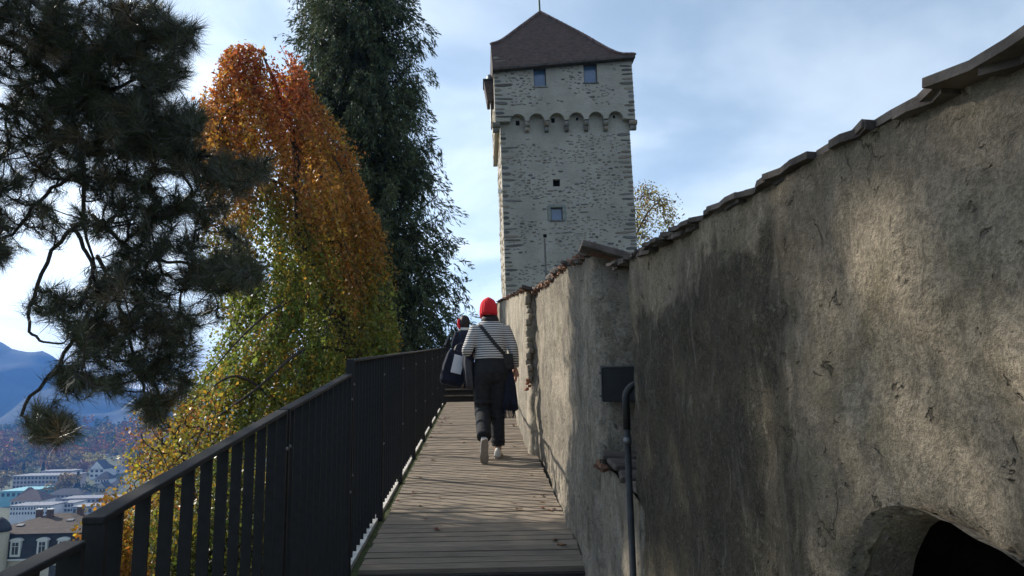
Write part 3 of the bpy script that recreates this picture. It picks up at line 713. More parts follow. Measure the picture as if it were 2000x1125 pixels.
# left side stones, with sunlight painted in as a lighter ochre tone
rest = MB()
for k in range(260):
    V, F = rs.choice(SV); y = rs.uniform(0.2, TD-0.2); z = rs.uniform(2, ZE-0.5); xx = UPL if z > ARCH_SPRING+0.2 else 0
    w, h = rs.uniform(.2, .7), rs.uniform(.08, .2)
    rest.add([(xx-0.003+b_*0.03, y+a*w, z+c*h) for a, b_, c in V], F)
o = rest.build('side_stones', simple('sun_tinted_stone', (0.34, 0.27, 0.17), 0.95, 0.35, 3), tower); o['kind'] = 'stuff'
# roof
def tiled_roof_mat():
    m, nt, b = newmat('dark_plain_tiles')
    o = N(nt, 'ShaderNodeTexCoord').outputs['Object']
    br = N(nt, 'ShaderNodeTexBrick'); br.inputs['Scale'].default_value = 1.0; br.offset = 0.5
    for k_, v_ in (('Brick Width', 0.19), ('Row Height', 0.17), ('Mortar Size', 0.012), ('Mortar Smooth', 0.3)): br.inputs[k_].default_value = v_
    br.inputs['Color1'].default_value = (0.100, 0.060, 0.042, 1); br.inputs['Color2'].default_value = (0.062, 0.044, 0.034, 1); br.inputs['Mortar'].default_value = (0.018, 0.014, 0.013, 1)
    sp = N(nt, 'ShaderNodeSeparateXYZ'); nt.links.new(o, sp.inputs[0]); cb_ = N(nt, 'ShaderNodeCombineXYZ')
    nt.links.new(math_n(nt, 'ADD', sp.outputs['X'], math_n(nt, 'MULTIPLY', sp.outputs['Y'], 0.35)), cb_.inputs[0]); nt.links.new(math_n(nt, 'MULTIPLY', sp.outputs['Z'], 1.3), cb_.inputs[1]); nt.links.new(cb_.outputs[0], br.inputs['Vector'])
    n1 = noise_tex(nt, mapping(nt, o, (1, 1, 3)), 3.0, 6, 0.7)
    c = mixc(nt, ramp(nt, n1, 0.42, 0.72, 0, 0.65), br.outputs['Color'], (0.16, 0.10, 0.085))
    c = mixc(nt, ramp(nt, noise_tex(nt, o, 0.8, 5, 0.6), 0.5, 0.7, 0, 0.4), c, (0.06, 0.055, 0.05))
    nt.links.new(c, b.inputs['Base Color']); b.inputs['Roughness'].default_value = 0.85
    bump(nt, b, math_n(nt, 'ADD', br.outputs['Fac'], n1), 0.8, 0.03); return m
M_ROOF = tiled_roof_mat()
def catm(pts, n):
    P = [np.array(p, float) for p in pts]; P = [2*P[0]-P[1]]+P+[2*P[-1]-P[-2]]; out = []
    segs = len(P)-3
    for i in range(n+1):
        t = i/n*segs; k = min(int(t), segs-1); t -= k; a, b_, c, d = P[k:k+4]
        out.append(0.5*((2*b_)+(-a+c)*t+(2*a-5*b_+4*c-d)*t*t+(-a+3*b_-3*c+d)*t**3))
    return out
ov = 0.55
VLx, VLz = tl(959, 84, 0.6)
yF, yB = -0.85, TD+0.85
RK = 0.70                                       # the front plane leans back 0.70 m per metre of height
APX = tl(1055, 23, 3.0); apex = (APX[0], yF+RK*(APX[1]-(FLz+FRz)/2), APX[1])
def on_front(x, z):
    ze = FLz+(FRz-FLz)*(x-FLx)/(FRx-FLx); return np.array((x, yF+RK*(z-ze), z))
def hip(pts):
    return [on_front(p[0], p[1]) for p in catm([(a, b_, 0) for a, b_ in pts], 15)]
vx = VLx-0.02
left_curve = [on_front(FLx-0.02, FLz)]+hip([(vx, VLz), (vx+0.75, VLz+0.42), (vx+(apex[0]-vx)*0.6, VLz+(apex[2]-VLz)*0.55), (apex[0], apex[2])])
right_curve = [on_front(FRx, FRz)]+hip([(FRx-0.05, FRz+0.03), (FRx-1.2, FRz+0.33), (apex[0]+(FRx-apex[0])*0.45, FRz+(apex[2]-FRz)*0.47), (apex[0], apex[2])])
apex = tuple(left_curve[-1])
m = MB(); n = 16
def sheet(A, B, k=24):
    V = []; F = []
    for i in range(len(A)):
        for j in range(k+1): V.append(A[i]+(B[i]-A[i])*j/k)
    for i in range(len(A)-1):
        for j in range(k): F.append([i*(k+1)+j, i*(k+1)+j+1, (i+1)*(k+1)+j+1, (i+1)*(k+1)+j])
    m.add(V, F)
def mirror(c): return [np.array((p[0], 2*4.0-p[1], p[2])) for p in c]
sheet(left_curve, right_curve); sheet(mirror(right_curve), mirror(left_curve))
sheet(right_curve, mirror(right_curve)); sheet(mirror(left_curve)[1:], left_curve[1:])
m.build('roof', M_ROOF, tower); roof = tower.children[-1]
mm = MB(); mm.add([left_curve[0], right_curve[0], mirror(right_curve)[0], mirror(left_curve)[0]], [(0, 3, 2, 1)]); mm.add([(p[0], p[1], p[2]-0.14) for p in (left_curve[0], right_curve[0], mirror(right_curve)[0], mirror(left_curve)[0])], [(0, 3, 2, 1)])
a_, b2 = left_curve[0], right_curve[0]
mm.add([a_, b2, b2-np.array((0, 0, .14)), a_-np.array((0, 0, .14))], [(3, 2, 1, 0)]); mm.build('eave_soffit', simple('soffit_boards', (0.075, 0.06, 0.05), 0.9, 0.3, 4), roof)
g0, g1 = left_curve[0], left_curve[1]; gm = MB(); gm.add([g0, g1, mirror([g1])[0], mirror([g0])[0]], [(0, 1, 2, 3)]); gm.build('gable_boards', MATS['soffit_boards'], roof)
for curve in (right_curve, left_curve[1:], mirror(right_curve), mirror(left_curve)[1:]):
    for i in range(len(curve)-1):
        for h in (0.0, 0.5):
            p = curve[i]+(curve[i+1]-curve[i])*h; q = curve[i]+(curve[i+1]-curve[i])*(h+0.56)
            t_ = MB(); t_.tube([p+np.array((0, 0, .03)), q+np.array((0, 0, .075))], [0.10, 0.085], 6); t_.build('ridge_tile', simple('ridge_clay', (0.17, 0.115, 0.10), 0.9, 0.3, 6, rnd=0.3), roof)
mm = MB(); mm.tube([(apex[0], apex[1]+0.3, apex[2]-0.3), (apex[0], apex[1]+0.3, apex[2]+3.2)], [0.09, 0.05], 8); mm.build('spire_rod', simple('verdigris_copper', (0.09, 0.14, 0.13), 0.6, 0.3, 6, metal=0.3), roof)
mm = MB(); mm.ball((apex[0], apex[1]+0.3, apex[2]+0.05), 0.14); mm.build('spire_base', MATS['ridge_clay'], roof, True)
# oriel box and ladder on the left side, lightning rod
p0 = tl(947, 168, 1.5); p1 = tl(966, 204, 1.5)
mm = MB(); mm.prism([(p0[0]-0.05, p0[1]+0.05), (UPL-0.003, p0[1]+0.12), (UPL-0.003, p1[1]), (p0[0]+0.12, p1[1])], 1, 0.9, 2.3); ori = mm.build('oriel_box', simple('oriel_timber', (0.075, 0.055, 0.045), 0.85, 0.3, 5), tower)
mm = MB(); mm.span(p0[0]-0.12, UPL-0.005, 0.8, 2.4, p0[1]+0.13, p0[1]+0.17); mm.build('oriel_lid', M_FRAME, ori)
mm = MB(); mm.ball((UPL-0.25, 1.5, p0[1]+0.45), (0.2, 0.3, 0.32)); mm.build('bell_shell', simple('dull_metal', (0.22, 0.25, 0.25), 0.5, 0.2, 5, metal=0.5), ori, True)
zl = p1[1]
for yy in (1.2, 1.9):
    mm = MB(); mm.tube([(UPL-0.22, yy, zl-1.3), (UPL-0.22, yy, zl)], 0.025, 6); mm.build('ladder_rail', simple('galvanised', (0.3, 0.33, 0.36), 0.5, 0.1, 5, metal=0.4), ori)
for k in range(5):
    mm = MB(); mm.tube([(UPL-0.22, 1.2, zl-0.2-k*0.25), (UPL-0.22, 1.9, zl-0.2-k*0.25)], 0.02, 6); mm.build('ladder_rung', MATS['galvanised'], ori)
mm = MB(); zr = tl(978, 370)[1]; mm.tube([(-0.16, 0.6, zr-2.4), (-0.16, 0.6, zr)], 0.03, 6); mm.build('lightning_rod', MATS['galvanised'], tower)
mm = MB(); mm.span(-0.25, -0.004, 0.5, 0.72, zr-0.05, zr+0.2); mm.build('rod_bracket', simple('white_paint', (0.75, 0.75, 0.72), 0.6, 0.1, 4), tower)

# ------------------------------------------------------------------ vegetation helpers
def unit(a): return a/np.maximum(np.linalg.norm(a, axis=-1, keepdims=True), 1e-9)
def rand_dirs(n): return unit(RNG.normal(size=(n, 3)))
def leaf_quads(P, D, L, W, fold=0.25):
    """diamond leaves: base at P, along D, length L, width W -> (n*4, 3)"""
    n = len(P); S = unit(np.cross(D, rand_dirs(n))); Nn = np.cross(S, D)
    L = np.asarray(L).reshape(-1, 1)*np.ones((n, 1)); W = np.asarray(W).reshape(-1, 1)*np.ones((n, 1))
    mid = P+D*L*0.45
    V = np.stack([P, mid+S*W/2+Nn*W*fold, P+D*L, mid-S*W/2+Nn*W*fold], axis=1)
    return V.reshape(-1, 3)
def needle_tris(P, D, L, W):
    n = len(P); S = unit(np.cross(D, rand_dirs(n)))
    L = np.asarray(L).reshape(-1, 1); V = np.stack([P-S*W/2, P+S*W/2, P+D*L], axis=1)
    return V.reshape(-1, 3)
def branch_network(targets, roots, mb, r0=0.012, r1=0.004, sag=0.12, grow=0.35, n=5, root_r=None, bias=None):
    """joins every target to the nearest earlier node (targets sorted from the roots outward); thickness follows the number of twigs carried"""
    nodes = [np.array(r, float) for r in roots]; nroot = len(nodes); par = [-1]*nroot; carry = [0]*nroot
    T = np.array(targets); R0 = np.array(nodes)
    dist = np.min(np.linalg.norm(T[:, None]-R0[None], axis=2), axis=1) if bias is None else bias(T)
    for i in np.argsort(dist):
        A = np.array(nodes); d = np.linalg.norm(A-T[i], axis=1)
        j = int(np.argmin(d)); nodes.append(T[i]); par.append(j); carry.append(1)
        k = j
        while k >= 0: carry[k] += 1; k = par[k]
    for i in range(nroot, len(nodes)):
        a, b_ = nodes[par[i]], nodes[i]; L = np.linalg.norm(b_-a)
        ra = min(0.024 if r0 < 0.007 else 0.05, r1+r0*math.sqrt(carry[i])*grow); rb = max(r1, ra*0.75)
        off = RNG.normal(size=3)*L*0.10; off[2] -= sag*L
        pts = [a, a+(b_-a)*0.35+off, a+(b_-a)*0.7+off*0.8, b_]
        mb.tube(pts, [ra, ra*0.92, (ra+rb)/2, rb], n, cap=False)
    return nodes, par
def jitter_col(base, n, var=0.25, hue=0.12):
    c = np.array(base)[None]*(1+RNG.normal(size=(n, 1))*var)*(1+RNG.normal(size=(n, 3))*hue)
    return np.clip(c, 0.004, 0.9)

# ------------------------------------------------------------------ near pine
def build_pine():
    root = np.array([-5.6, 6.9, -8.5])
    t = thing('pine_tree', 'dark long-needled pine with crooked branches filling the upper left', 'tree', tuple(root))
    tr = [(-5.6, 6.9, -8.5), (-5.55, 6.85, -4), (-5.45, 6.8, -1), (-5.35, 6.7, 1.5), (-5.2, 6.6, 3.2), (-5.1, 6.5, 5.2), (-5.0, 6.5, 7.6)]
    m = MB(); pts = catm(tr, 30); m.tube([p-root for p in pts], [0.17*(1-i/30)+0.03 for i in range(31)], 10); m.build('trunk', M_PINEBARK, t, True)
    # limbs seen in the photograph: photo positions with depth
    limbs = [[(-330, -60, 6.6), (-150, 40, 6.4), (30, 90, 6.3), (120, 170, 6.3), (160, 300, 6.3), (165, 430, 6.25), (190, 540, 6.2)], [(-330, -160, 6.6), (-120, -60, 6.4), (60, 0, 6.3), (165, 120, 6.3), (175, 260, 6.3)],
             [(-300, 250, 6.6), (-120, 200, 6.4), (30, 220, 6.3), (170, 330, 6.3)],
             [(170, 330, 6.3), (90, 380, 6.0), (20, 460, 5.9), (-60, 470, 5.9)],
             [(165, 420, 6.3), (110, 480, 5.9), (75, 560, 5.8), (55, 630, 5.7), (75, 662, 5.7), (125, 670, 5.7)],
             [(200, 560, 6.2), (155, 640, 5.9), (110, 720, 5.6), (50, 790, 5.4), (52, 830, 5.4), (90, 838, 5.4)],
             [(180, 300, 6.3), (270, 290, 6.1), (370, 300, 6.0), (460, 318, 5.9), (520, 328, 5.9)],
             [(180, 420, 6.3), (250, 480, 6.0), (330, 510, 5.9), (420, 520, 5.9), (480, 535, 5.9)],
             [(190, 500, 6.3), (230, 590, 6.1), (260, 680, 6.0), (280, 760, 5.9), (300, 800, 5.9)],
             [(170, 200, 6.3), (250, 160, 6.1), (330, 110, 6.0), (370, 60, 6.0)],
             [(165, 120, 6.3), (230, 60, 6.2), (300, 10, 6.1), (330, -50, 6.1)],
             [(165, 160, 6.3), (100, 90, 6.1), (30, 40, 6.0), (-60, 20, 6.0)],
             [(175, 260, 6.3), (240, 240, 6.0), (310, 245, 5.9), (380, 240, 5.9)],
             [(170, 370, 6.5), (120, 330, 6.9), (60, 300, 7.2)], [(185, 450, 6.5), (240, 420, 7.0), (320, 430, 7.3)],
             [(140, 440, 6.2), (180, 520, 5.8), (170, 590, 5.6), (215, 650, 5.6)]]
    roots = []; bm_ = MB()
    for L in limbs:
        p = catm([at(*q) for q in L], 18)
        for i in range(1, len(p)-1): p[i] = p[i]+RNG.normal(size=3)*0.010
        bm_.tube([x-root for x in p], [(0.034 if L[0][0] < 0 else 0.011)*(1-i/18)**0.8+0.007 for i in range(19)], 7)
        roots += p[2:]
    # shoots: clumps in photo coordinates (u, v, radius, count, depth)
    cl = [(60, 40, 75, 34, 6.2), (170, 60, 90, 58, 6.2), (270, 60, 75, 48, 6.1), (345, 70, 40, 20, 6.0), (120, 150, 80, 44, 6.2), (230, 160, 90, 68, 6.1), (320, 145, 40, 20, 6.0),
          (160, 235, 80, 46, 6.2), (280, 240, 75, 54, 6.0), (362, 235, 32, 18, 5.9), (330, 300, 50, 28, 6.0), (230, 320, 80, 40, 6.2), (130, 310, 60, 14, 6.3), (40, 130, 60, 12, 6.4), (40, 250, 60, 9, 6.5),
          (400, 330, 40, 14, 6.0), (500, 330, 24, 8, 5.9), (470, 350, 30, 6, 5.9), (300, 400, 60, 28, 6.1), (390, 400, 50, 20, 6.1), (210, 420, 60, 18, 6.2), (270, 470, 60, 20, 6.0), (120, 440, 30, 4, 6.2),
          (360, 470, 50, 12, 6.0), (430, 540, 42, 22, 5.9), (490, 535, 20, 8, 5.8), (250, 530, 55, 22, 6.0), (340, 560, 50, 14, 6.0), (105, 590, 42, 13, 5.7), (170, 620, 50, 22, 5.7), (220, 560, 40, 14, 5.9),
          (260, 620, 60, 26, 5.9), (330, 640, 45, 18, 6.0), (200, 680, 40, 18, 5.7), (150, 735, 40, 15, 5.6), (215, 745, 26, 9, 5.6), (290, 710, 48, 20, 5.9), (90, 825, 38, 17, 5.4), (130, 838, 20, 7, 5.4), (300, 790, 30, 14, 5.9), (345, 745, 30, 8, 5.9),
          (5, 430, 20, 6, 5.9), (0, 490, 22, 9, 5.8), (-60, 460, 40, 12, 5.9), (15, 20, 40, 10, 6.3), (60, 300, 55, 12, 6.3), (35, 380, 40, 10, 6.1), (80, 420, 40, 8, 6.0), (60, 200, 50, 14, 6.3), (505, 335, 18, 7, 5.9), (440, 330, 30, 10, 5.9), (470, 530, 26, 9, 5.8), (400, 530, 36, 10, 5.9), (360, 690, 34, 8, 5.9), (300, 800, 24, 8, 5.8), (-70, 60, 70, 26, 6.2), (-90, 200, 80, 22, 6.4), (-60, 330, 60, 12, 6.3), (400, 620, 40, 8, 6.2), (450, 470, 35, 7, 6.2)]
    T = []; W = []
    for u, v, r, c, Y in cl:
        for k in range(int(c*(2.0 if v < 330 and u > 40 else 1.6))):
            a = RNG.uniform(0, 2*math.pi); q = r*math.sqrt(RNG.uniform(0, 1)); T.append(at(u+q*math.cos(a), v+q*math.sin(a)*0.8, Y+RNG.normal()*0.28))
    # the part of the crown above and left of the picture (it shades the wall)
    for k in range(OFF_PINE):
        a = RNG.uniform(0, 2*math.pi); q = math.sqrt(RNG.uniform(0, 1))
        T.append(np.array([-5.5+1.8*q*math.cos(a), 5.6+2.1*q*math.sin(a), RNG.uniform(1.6, 6.6)]) if k % 3 else np.array([-5.3+1.3*q*math.cos(a), 5.0+1.3*q*math.sin(a), RNG.uniform(4.6, 5.8)]))
    for k in range(300):                   # unseen boughs added to thicken the shade on the near wall
        p = np.array([RNG.uniform(-6.3, -4.6), RNG.uniform(3.9, 6.5), RNG.uniform(3.3, 5.1)])
        if p[0] < -4.2-1.4*(p[1] < 4.9) and abs(p[1]-0.58*(-p[0]-5.5)-4.62) < 0.36 and abs(p[2]-0.69*(-p[0]-5.5)-4.2) < 0.36: continue
        T.append(p)
    for k in range(170):                   # unseen boughs added along the sun rays to shade the stained wall
        w_ = np.array([0.56, RNG.uniform(1.45, 2.75), RNG.uniform(-0.45, 0.5)]); T.append(w_+np.array(SUN)*RNG.uniform(7.0, 9.0))
    for k in range(5):
        a = k*1.3+2.2; z0 = 2.2+k*0.9
        p = catm([(-5.15, 6.55, z0), (-5.4+0.2*math.cos(a), 6.3+0.5*math.sin(a), z0+0.2), (-5.8+0.4*math.cos(a), 6.1+1.2*math.sin(a), z0+0.1)], 12)
        bm_.tube([x-root for x in p], [0.045*(1-i/12)+0.012 for i in range(13)], 7); roots += p[2:]
    # shoots removed from the crown so sun patches fall on the near wall
    T = np.array(T); S_ = np.array(SUN); k_ = (T[:, 0]-0.56)/S_[0]; hy_, hz_ = T[:, 1]-S_[1]*k_, T[:, 2]-S_[2]*k_
    hit = np.zeros(len(T), bool)
    for cy_, cz_, ry_, rz_ in ((1.02, 0.19, 0.15, 0.10), (0.86, 0.12, 0.07, 0.15), (1.22, -0.07, 0.15, 0.05), (1.45, -0.28, 0.09, 0.12), (0.92, -0.12, 0.05, 0.10)): hit |= ((hy_-cy_)/ry_)**2+((hz_-cz_)/rz_)**2 < 1
    T = T[~(hit & (RNG.uniform(size=len(T)) < 0.88))]
    nodes, par = branch_network(T-root, [r-root for r in roots], bm_, 0.0050, 0.0036, 0.10, 0.42, 5)
    struct(bm_.build('branches', M_PINEBARK, t, True), 'stuff')
    nn = 100; Pn = []; Dn = []; Ln = []; Cn = []
    nr = len(roots)
    for i in range(nr, len(nodes)):
        b_ = nodes[i]; ax = unit((b_-nodes[par[i]])[None])[0]+np.array([0.1, -0.1, 0.28])+RNG.normal(size=3)*0.25; ax = ax/np.linalg.norm(ax)
        s = RNG.uniform(-0.16, 0.05, nn); base = b_+ax*s[:, None]
        d = rand_dirs(nn); d = d-ax*(d@ax)[:, None]; d = unit(d)
        sp_ = np.clip((0.05-s)/0.21, 0, 1); an = np.radians(22+48*sp_+RNG.normal(size=nn)*9)
        D = d*np.sin(an)[:, None]+ax*np.cos(an)[:, None]; D[:, 2] -= 0.06; D = unit(D)
        Pn.append(base); Dn.append(D); Ln.append(RNG.uniform(0.11, 0.185, nn))
        old = RNG.uniform() < 0.12
        Cn.append(jitter_col((0.052, 0.060, 0.033) if not old else (0.12, 0.09, 0.05), nn, 0.22, 0.08))
    P = np.concatenate(Pn); D = np.concatenate(Dn); L = np.concatenate(Ln)
    me = big_mesh('needles', needle_tris(P, D, L, 0.0042), 3, M_NEEDLE, np.concatenate(Cn))
    struct(obj('needles', me, t), 'stuff')
    # cones
    rc = random.Random(3)
    for k in range(14):
        b_ = nodes[nr+rc.randrange(len(T))]
        m = MB(); m.rings([[(b_[0]+r_*math.cos(a), b_[1]+r_*math.sin(a), b_[2]-0.02-h) for a in np.linspace(0, 2*math.pi, 8, endpoint=False)] for h, r_ in ((0, .008), (.012, .022), (.03, .026), (.05, .018), (.066, .005))])
        m.build('cone', M_PINEBARK, t, True)
OFF_PINE = 800
build_pine()

# ------------------------------------------------------------------ weeping beech
def build_beech():
    RNG = np.random.default_rng(1234)
    Y0 = 20.0
    vs_ = [105, 130, 200, 300, 400, 480, 560, 640, 720, 800, 900, 1000, 1130]
    Ls = [470, 425, 404, 402, 414, 416, 452, 450, 395, 372, 318, 262, 200]; Rs = [560, 592, 612, 690, 722, 742, 760, 770, 772, 760, 750, 740, 730]
    prof = []
    for v, l, r in zip(vs_, Ls, Rs):
        a, b_ = at(l, v, Y0), at(r, v, Y0); prof.append(((a[2]+b_[2])/2, (a[0]+b_[0])/2, (b_[0]-a[0])/2))
    prof = sorted(prof); pz = [p[0] for p in prof]; pc = [p[1] for p in prof]; pr = [p[2] for p in prof]
    ztop, zbot = prof[-1][0], prof[0][0]
    base = np.array([at(690, 760, Y0)[0], Y0, -9.0])
    t = thing('weeping_beech', 'weeping beech in autumn, copper red on top and green below, behind the railing', 'tree', tuple(base))
    tp = catm([base, at(715, 820, Y0), at(690, 690, Y0), at(640, 580, Y0), at(590, 480, Y0), at(582, 380, Y0), at(575, 280, Y0), at(540, 170, Y0), at(515, 112, Y0)], 40)
    m = MB(); m.tube([p-base for p in tp], [0.24*(1-i/40)**0.9+0.03 for i in range(41)], 10)
    m.build('trunk', M_BARK, t, True)
    for L in ([(520, 107, 20), (500, 98, 20), (478, 98, 20), (455, 118, 20), (440, 150, 20)], [(575, 300, 20), (630, 290, 19.5), (665, 330, 19.3), (680, 400, 19.2)], [(560, 230, 20), (500, 200, 19), (440, 220, 18.6), (415, 300, 18.5)],
              [(585, 380, 20), (520, 350, 18.6), (460, 380, 18.2), (430, 450, 18)], [(600, 500, 20), (650, 470, 19.5), (690, 510, 19.3), (715, 600, 19.2)], [(640, 580, 20), (560, 590, 18), (480, 650, 17.4), (400, 740, 17)],
              [(560, 800, 18.5), (480, 740, 17.3), (430, 745, 17), (380, 800, 16.8)], [(690, 690, 20), (600, 680, 18), (500, 760, 17), (380, 850, 16.5), (300, 950, 16)]):
        p = catm([at(*q)-base for q in L], 14); m = MB(); m.tube(p, [0.036*(1-i/14)+0.012 for i in range(15)], 7); m.build('branch', M_BARK, t, True)
    Pn = []; Dn = []; Cn = []; Sz = []; tw = MB()
    NS = 3500
    for s in range(NS):
        if s % 9 == 0: cz_, ct_, cd_ = zbot+(ztop-zbot)*RNG.uniform(0.0, 1.0)**0.9, RNG.uniform(0, 2*math.pi), RNG.uniform(0.76, 1.12)
        z0 = min(ztop, cz_+RNG.normal()*0.22); th = ct_+RNG.normal()*0.10
        depth = cd_*RNG.uniform(0.90, 1.02) if s % 4 else RNG.uniform(0.35, 0.85)
        Lh = RNG.uniform(0.7, 2.4); n = int(Lh/0.034)
        hh = np.linspace(0, Lh, n); z = z0-hh
        c = np.interp(z, pz, pc); r = np.interp(z, pz, pr)*depth
        lump = 1+0.13*noise.noise(Vector((math.cos(th)*2.2, math.sin(th)*2.2, z0*0.55)))+0.11*noise.noise(Vector((math.cos(th)*6, math.sin(th)*6, z0*1.4)))
        sway = np.cumsum(RNG.normal(size=(n, 2))*0.012, axis=0)
        x = c+r*lump*math.cos(th)+sway[:, 0]; y = Y0+np.clip(r, 0, 3.2)*lump*math.sin(th)*0.95+sway[:, 1]
        P = np.stack([x, y, z], axis=1)
        # openings in the veil where the trunk shows
        dx = FW@P[n//2]; u = 1000+FPX*(RT@P[n//2])/dx; v = 562.5-FPX*(UP@P[n//2])/dx
        front = math.sin(th) < 0.15
        if front and 568 < u < 606 and 400 < v < 580 and RNG.uniform() < 0.5: continue
        if front and 640 < u < 705 and 560 < v < 760 and RNG.uniform() < 0.25: continue
        gap_n = noise.noise(Vector((x[0]*0.9, y[0]*0.9, z0*0.5+4)))
        if gap_n < -0.30: continue
        # colour from height with patches
        vv = np.clip((562.5-FPX*((P-np.array([0, 0, 0]))@UP)/(P@FW)), 0, 1200)
        k = vv/1000+0.16*noise.noise(Vector((x[0]*0.8, y[0]*0.8, z0*0.45)))+0.10*noise.noise(Vector((x[0]*2.5, y[0]*2.5, z0*1.2)))+(0.05 if math.cos(th) < 0 else -0.02)
        k = k+RNG.normal(size=n)*0.035+(0.16*max(0, 1-abs(u-560)/95)*sstep(320, 440, v)+0.03*sstep(430, 560, v)-0.05*sstep(600, 700, u))
        stops = [(0.05, (0.25, 0.065, 0.022)), (0.17, (0.27, 0.080, 0.022)), (0.27, (0.28, 0.125, 0.024)), (0.36, (0.255, 0.130, 0.022)), (0.45, (0.22, 0.095, 0.020)), (0.50, (0.18, 0.125, 0.020)), (0.57, (0.125, 0.130, 0.022)), (0.80, (0.110, 0.135, 0.024)), (1.1, (0.14, 0.14, 0.024))]
        col = np.stack([np.interp(k, [q[0] for q in stops], [q[1][ch] for q in stops]) for ch in range(3)], axis=1)
        pk = RNG.uniform()
        if pk < 0.16: col = col*0.3+np.array([0.34, 0.20, 0.02])*0.7
        elif pk < 0.17: col = col*0.4+np.array([0.24, 0.07, 0.02])*0.6
        col = col*(1+RNG.normal(size=(n, 1))*0.25)*(1+RNG.normal(size=(n, 3))*0.10)
        D = rand_dirs(n)*0.9+np.array([0, 0, -0.75]); D = unit(D)
        Pn.append(P+RNG.normal(size=(n, 3))*np.array([0.055, 0.055, 0.03])); Dn.append(D); Cn.append(np.clip(col*1.7, 0.006, 0.8)); Sz.append(RNG.uniform(0.05, 0.135, n)*(0.8 if s % 3 else 1.15))
        if s % 5 == 0: tw.tube([P[0]-base, P[n//2]-base, P[-1]-base], [0.008, 0.006, 0.003], 4, cap=False)
    struct(tw.build('twigs', M_BARK, t), 'stuff')
    P = np.concatenate(Pn)-base; D = np.concatenate(Dn); S = np.concatenate(Sz)
    struct(obj('leaves', big_mesh('leaves', leaf_quads(P, D, S*1.15, S*0.72), 4, M_LEAF, np.concatenate(Cn)), t), 'stuff')
build_beech()

# ------------------------------------------------------------------ conifers behind
def conifer(name, label, Y0, axis, prof, nb, seed, colA, colB, hang=0.5, dens=1.0, trunk_r=0.3, zbase=-4.0, size=1.0):
    """axis: photo u of the trunk per v; prof: (v, left px, right px) half widths"""
    rng = np.random.default_rng(seed)
    zs_ = []; 
    for v, l, r in prof:
        c = at(np.interp(v, [a[0] for a in axis], [a[1] for a in axis]), v, Y0); sc = Y0/FPX
        zs_.append((c[2], c[0], l*sc, r*sc))
    zs_ = sorted(zs_); pz = [a[0] for a in zs_]; pc = [a[1] for a in zs_]; pl = [a[2] for a in zs_]; pr_ = [a[3] for a in zs_]
    base = np.array([np.interp(pz[0], pz, pc), Y0, zbase])
    t = thing(name, label, 'tree', tuple(base))
    m = MB(); zz_ = np.linspace(zbase, pz[-1]+1.0, 24)
    m.tube([np.array([np.interp(z, pz, pc), Y0, z])-base for z in zz_], [trunk_r*(1-0.82*i/23) for i in range(24)], 9); m.build('trunk', M_BARK, t, True)
    br = MB(); Pn = []; Dn = []; Ln = []; Cn = []
    for b_ in range(nb):
        z0 = rng.uniform(pz[0]-0.5, pz[-1]+0.5); th = rng.uniform(0, 2*math.pi)
        c = np.interp(z0, pz, pc); rad = np.interp(z0, pz, pr_) if math.cos(th) > 0 else np.interp(z0, pz, pl)
        rad *= rng.uniform(0.50, 1.02)*(1.12 if rng.uniform() < 0.12 else 1.0)*(1+0.16*noise.noise(Vector((math.cos(th)*1.5, math.sin(th)*1.5, z0*0.6))))
        n = max(6, int(rad*7)); s = np.linspace(0.12, 1, n)
        h = z0-0.45*rad*s*(1-s)*1.6+0.10*rad*s-0.05*rad
        pts = np.stack([c+rad*s*math.cos(th), Y0+rad*s*math.sin(th)*0.9, h], axis=1)+np.cumsum(rng.normal(size=(n, 3))*0.02, axis=0)
        br.tube([p-base for p in pts[::max(1, n//5)]], [0.035*(1-i/7)+0.006 for i in range(len(pts[::max(1, n//5)]))], 4, cap=False)
        shade = rng.uniform(0, 1)
        tuft = 0.5+0.5*noise.noise(Vector((pts[-1][0]*0.8, pts[-1][1]*0.8, z0*0.8)))
        for p, ss in zip(pts, s):
            k = int((9+11*ss)*dens); sd_ = unit((rng.normal(size=3)*0.45+np.array([math.cos(th)*0.8, math.sin(th)*0.8, -0.55-0.5*hang]))[None])[0]
            st_ = rng.uniform(0, 0.62, k)*size*(0.6+0.5*ss)
            q = p+rng.normal(size=3)*0.10+sd_*st_[:, None]+rng.normal(size=(k, 3))*0.05*size; q[:, 2] -= 0.5*st_**2
            d = unit(rng.normal(size=(k, 3))*0.38+sd_+np.array([0, 0, -0.25]))
            Pn.append(q); Dn.append(d); Ln.append(rng.uniform(0.13, 0.27, k)*size)
            a_ = np.clip(tuft*0.6+0.4*rng.uniform(0, 1, (k, 1)), 0, 1)
            Cn.append((np.array(colA)*(1-a_)+np.array(colB)*a_)*(1+rng.normal(size=(k, 1))*0.2))
    struct(br.build('branches', M_BARK, t), 'stuff')
    P = np.concatenate(Pn)-base; D = np.concatenate(Dn); L = np.concatenate(Ln)
    struct(obj('foliage', big_mesh('foliage', leaf_quads(P, D, L, L*0.22, 0.15), 4, M_CONIFER, np.clip(np.concatenate(Cn), 0.004, 0.5)), t), 'stuff')
    return t
conifer('conifer', 'tall dense dark green conifer beside the far end of the railing', 27.0, [(-200, 700), (400, 715), (760, 735)],
        [(-260, 105, 85), (-100, 120, 95), (0, 130, 118), (100, 135, 128), (200, 140, 145), (300, 145, 150), (400, 150, 160), (500, 155, 174), (600, 160, 182), (690, 165, 180), (800, 160, 160)],
        900, 5, (0.040, 0.056, 0.028), (0.125, 0.145, 0.066), 0.6, 1.55)
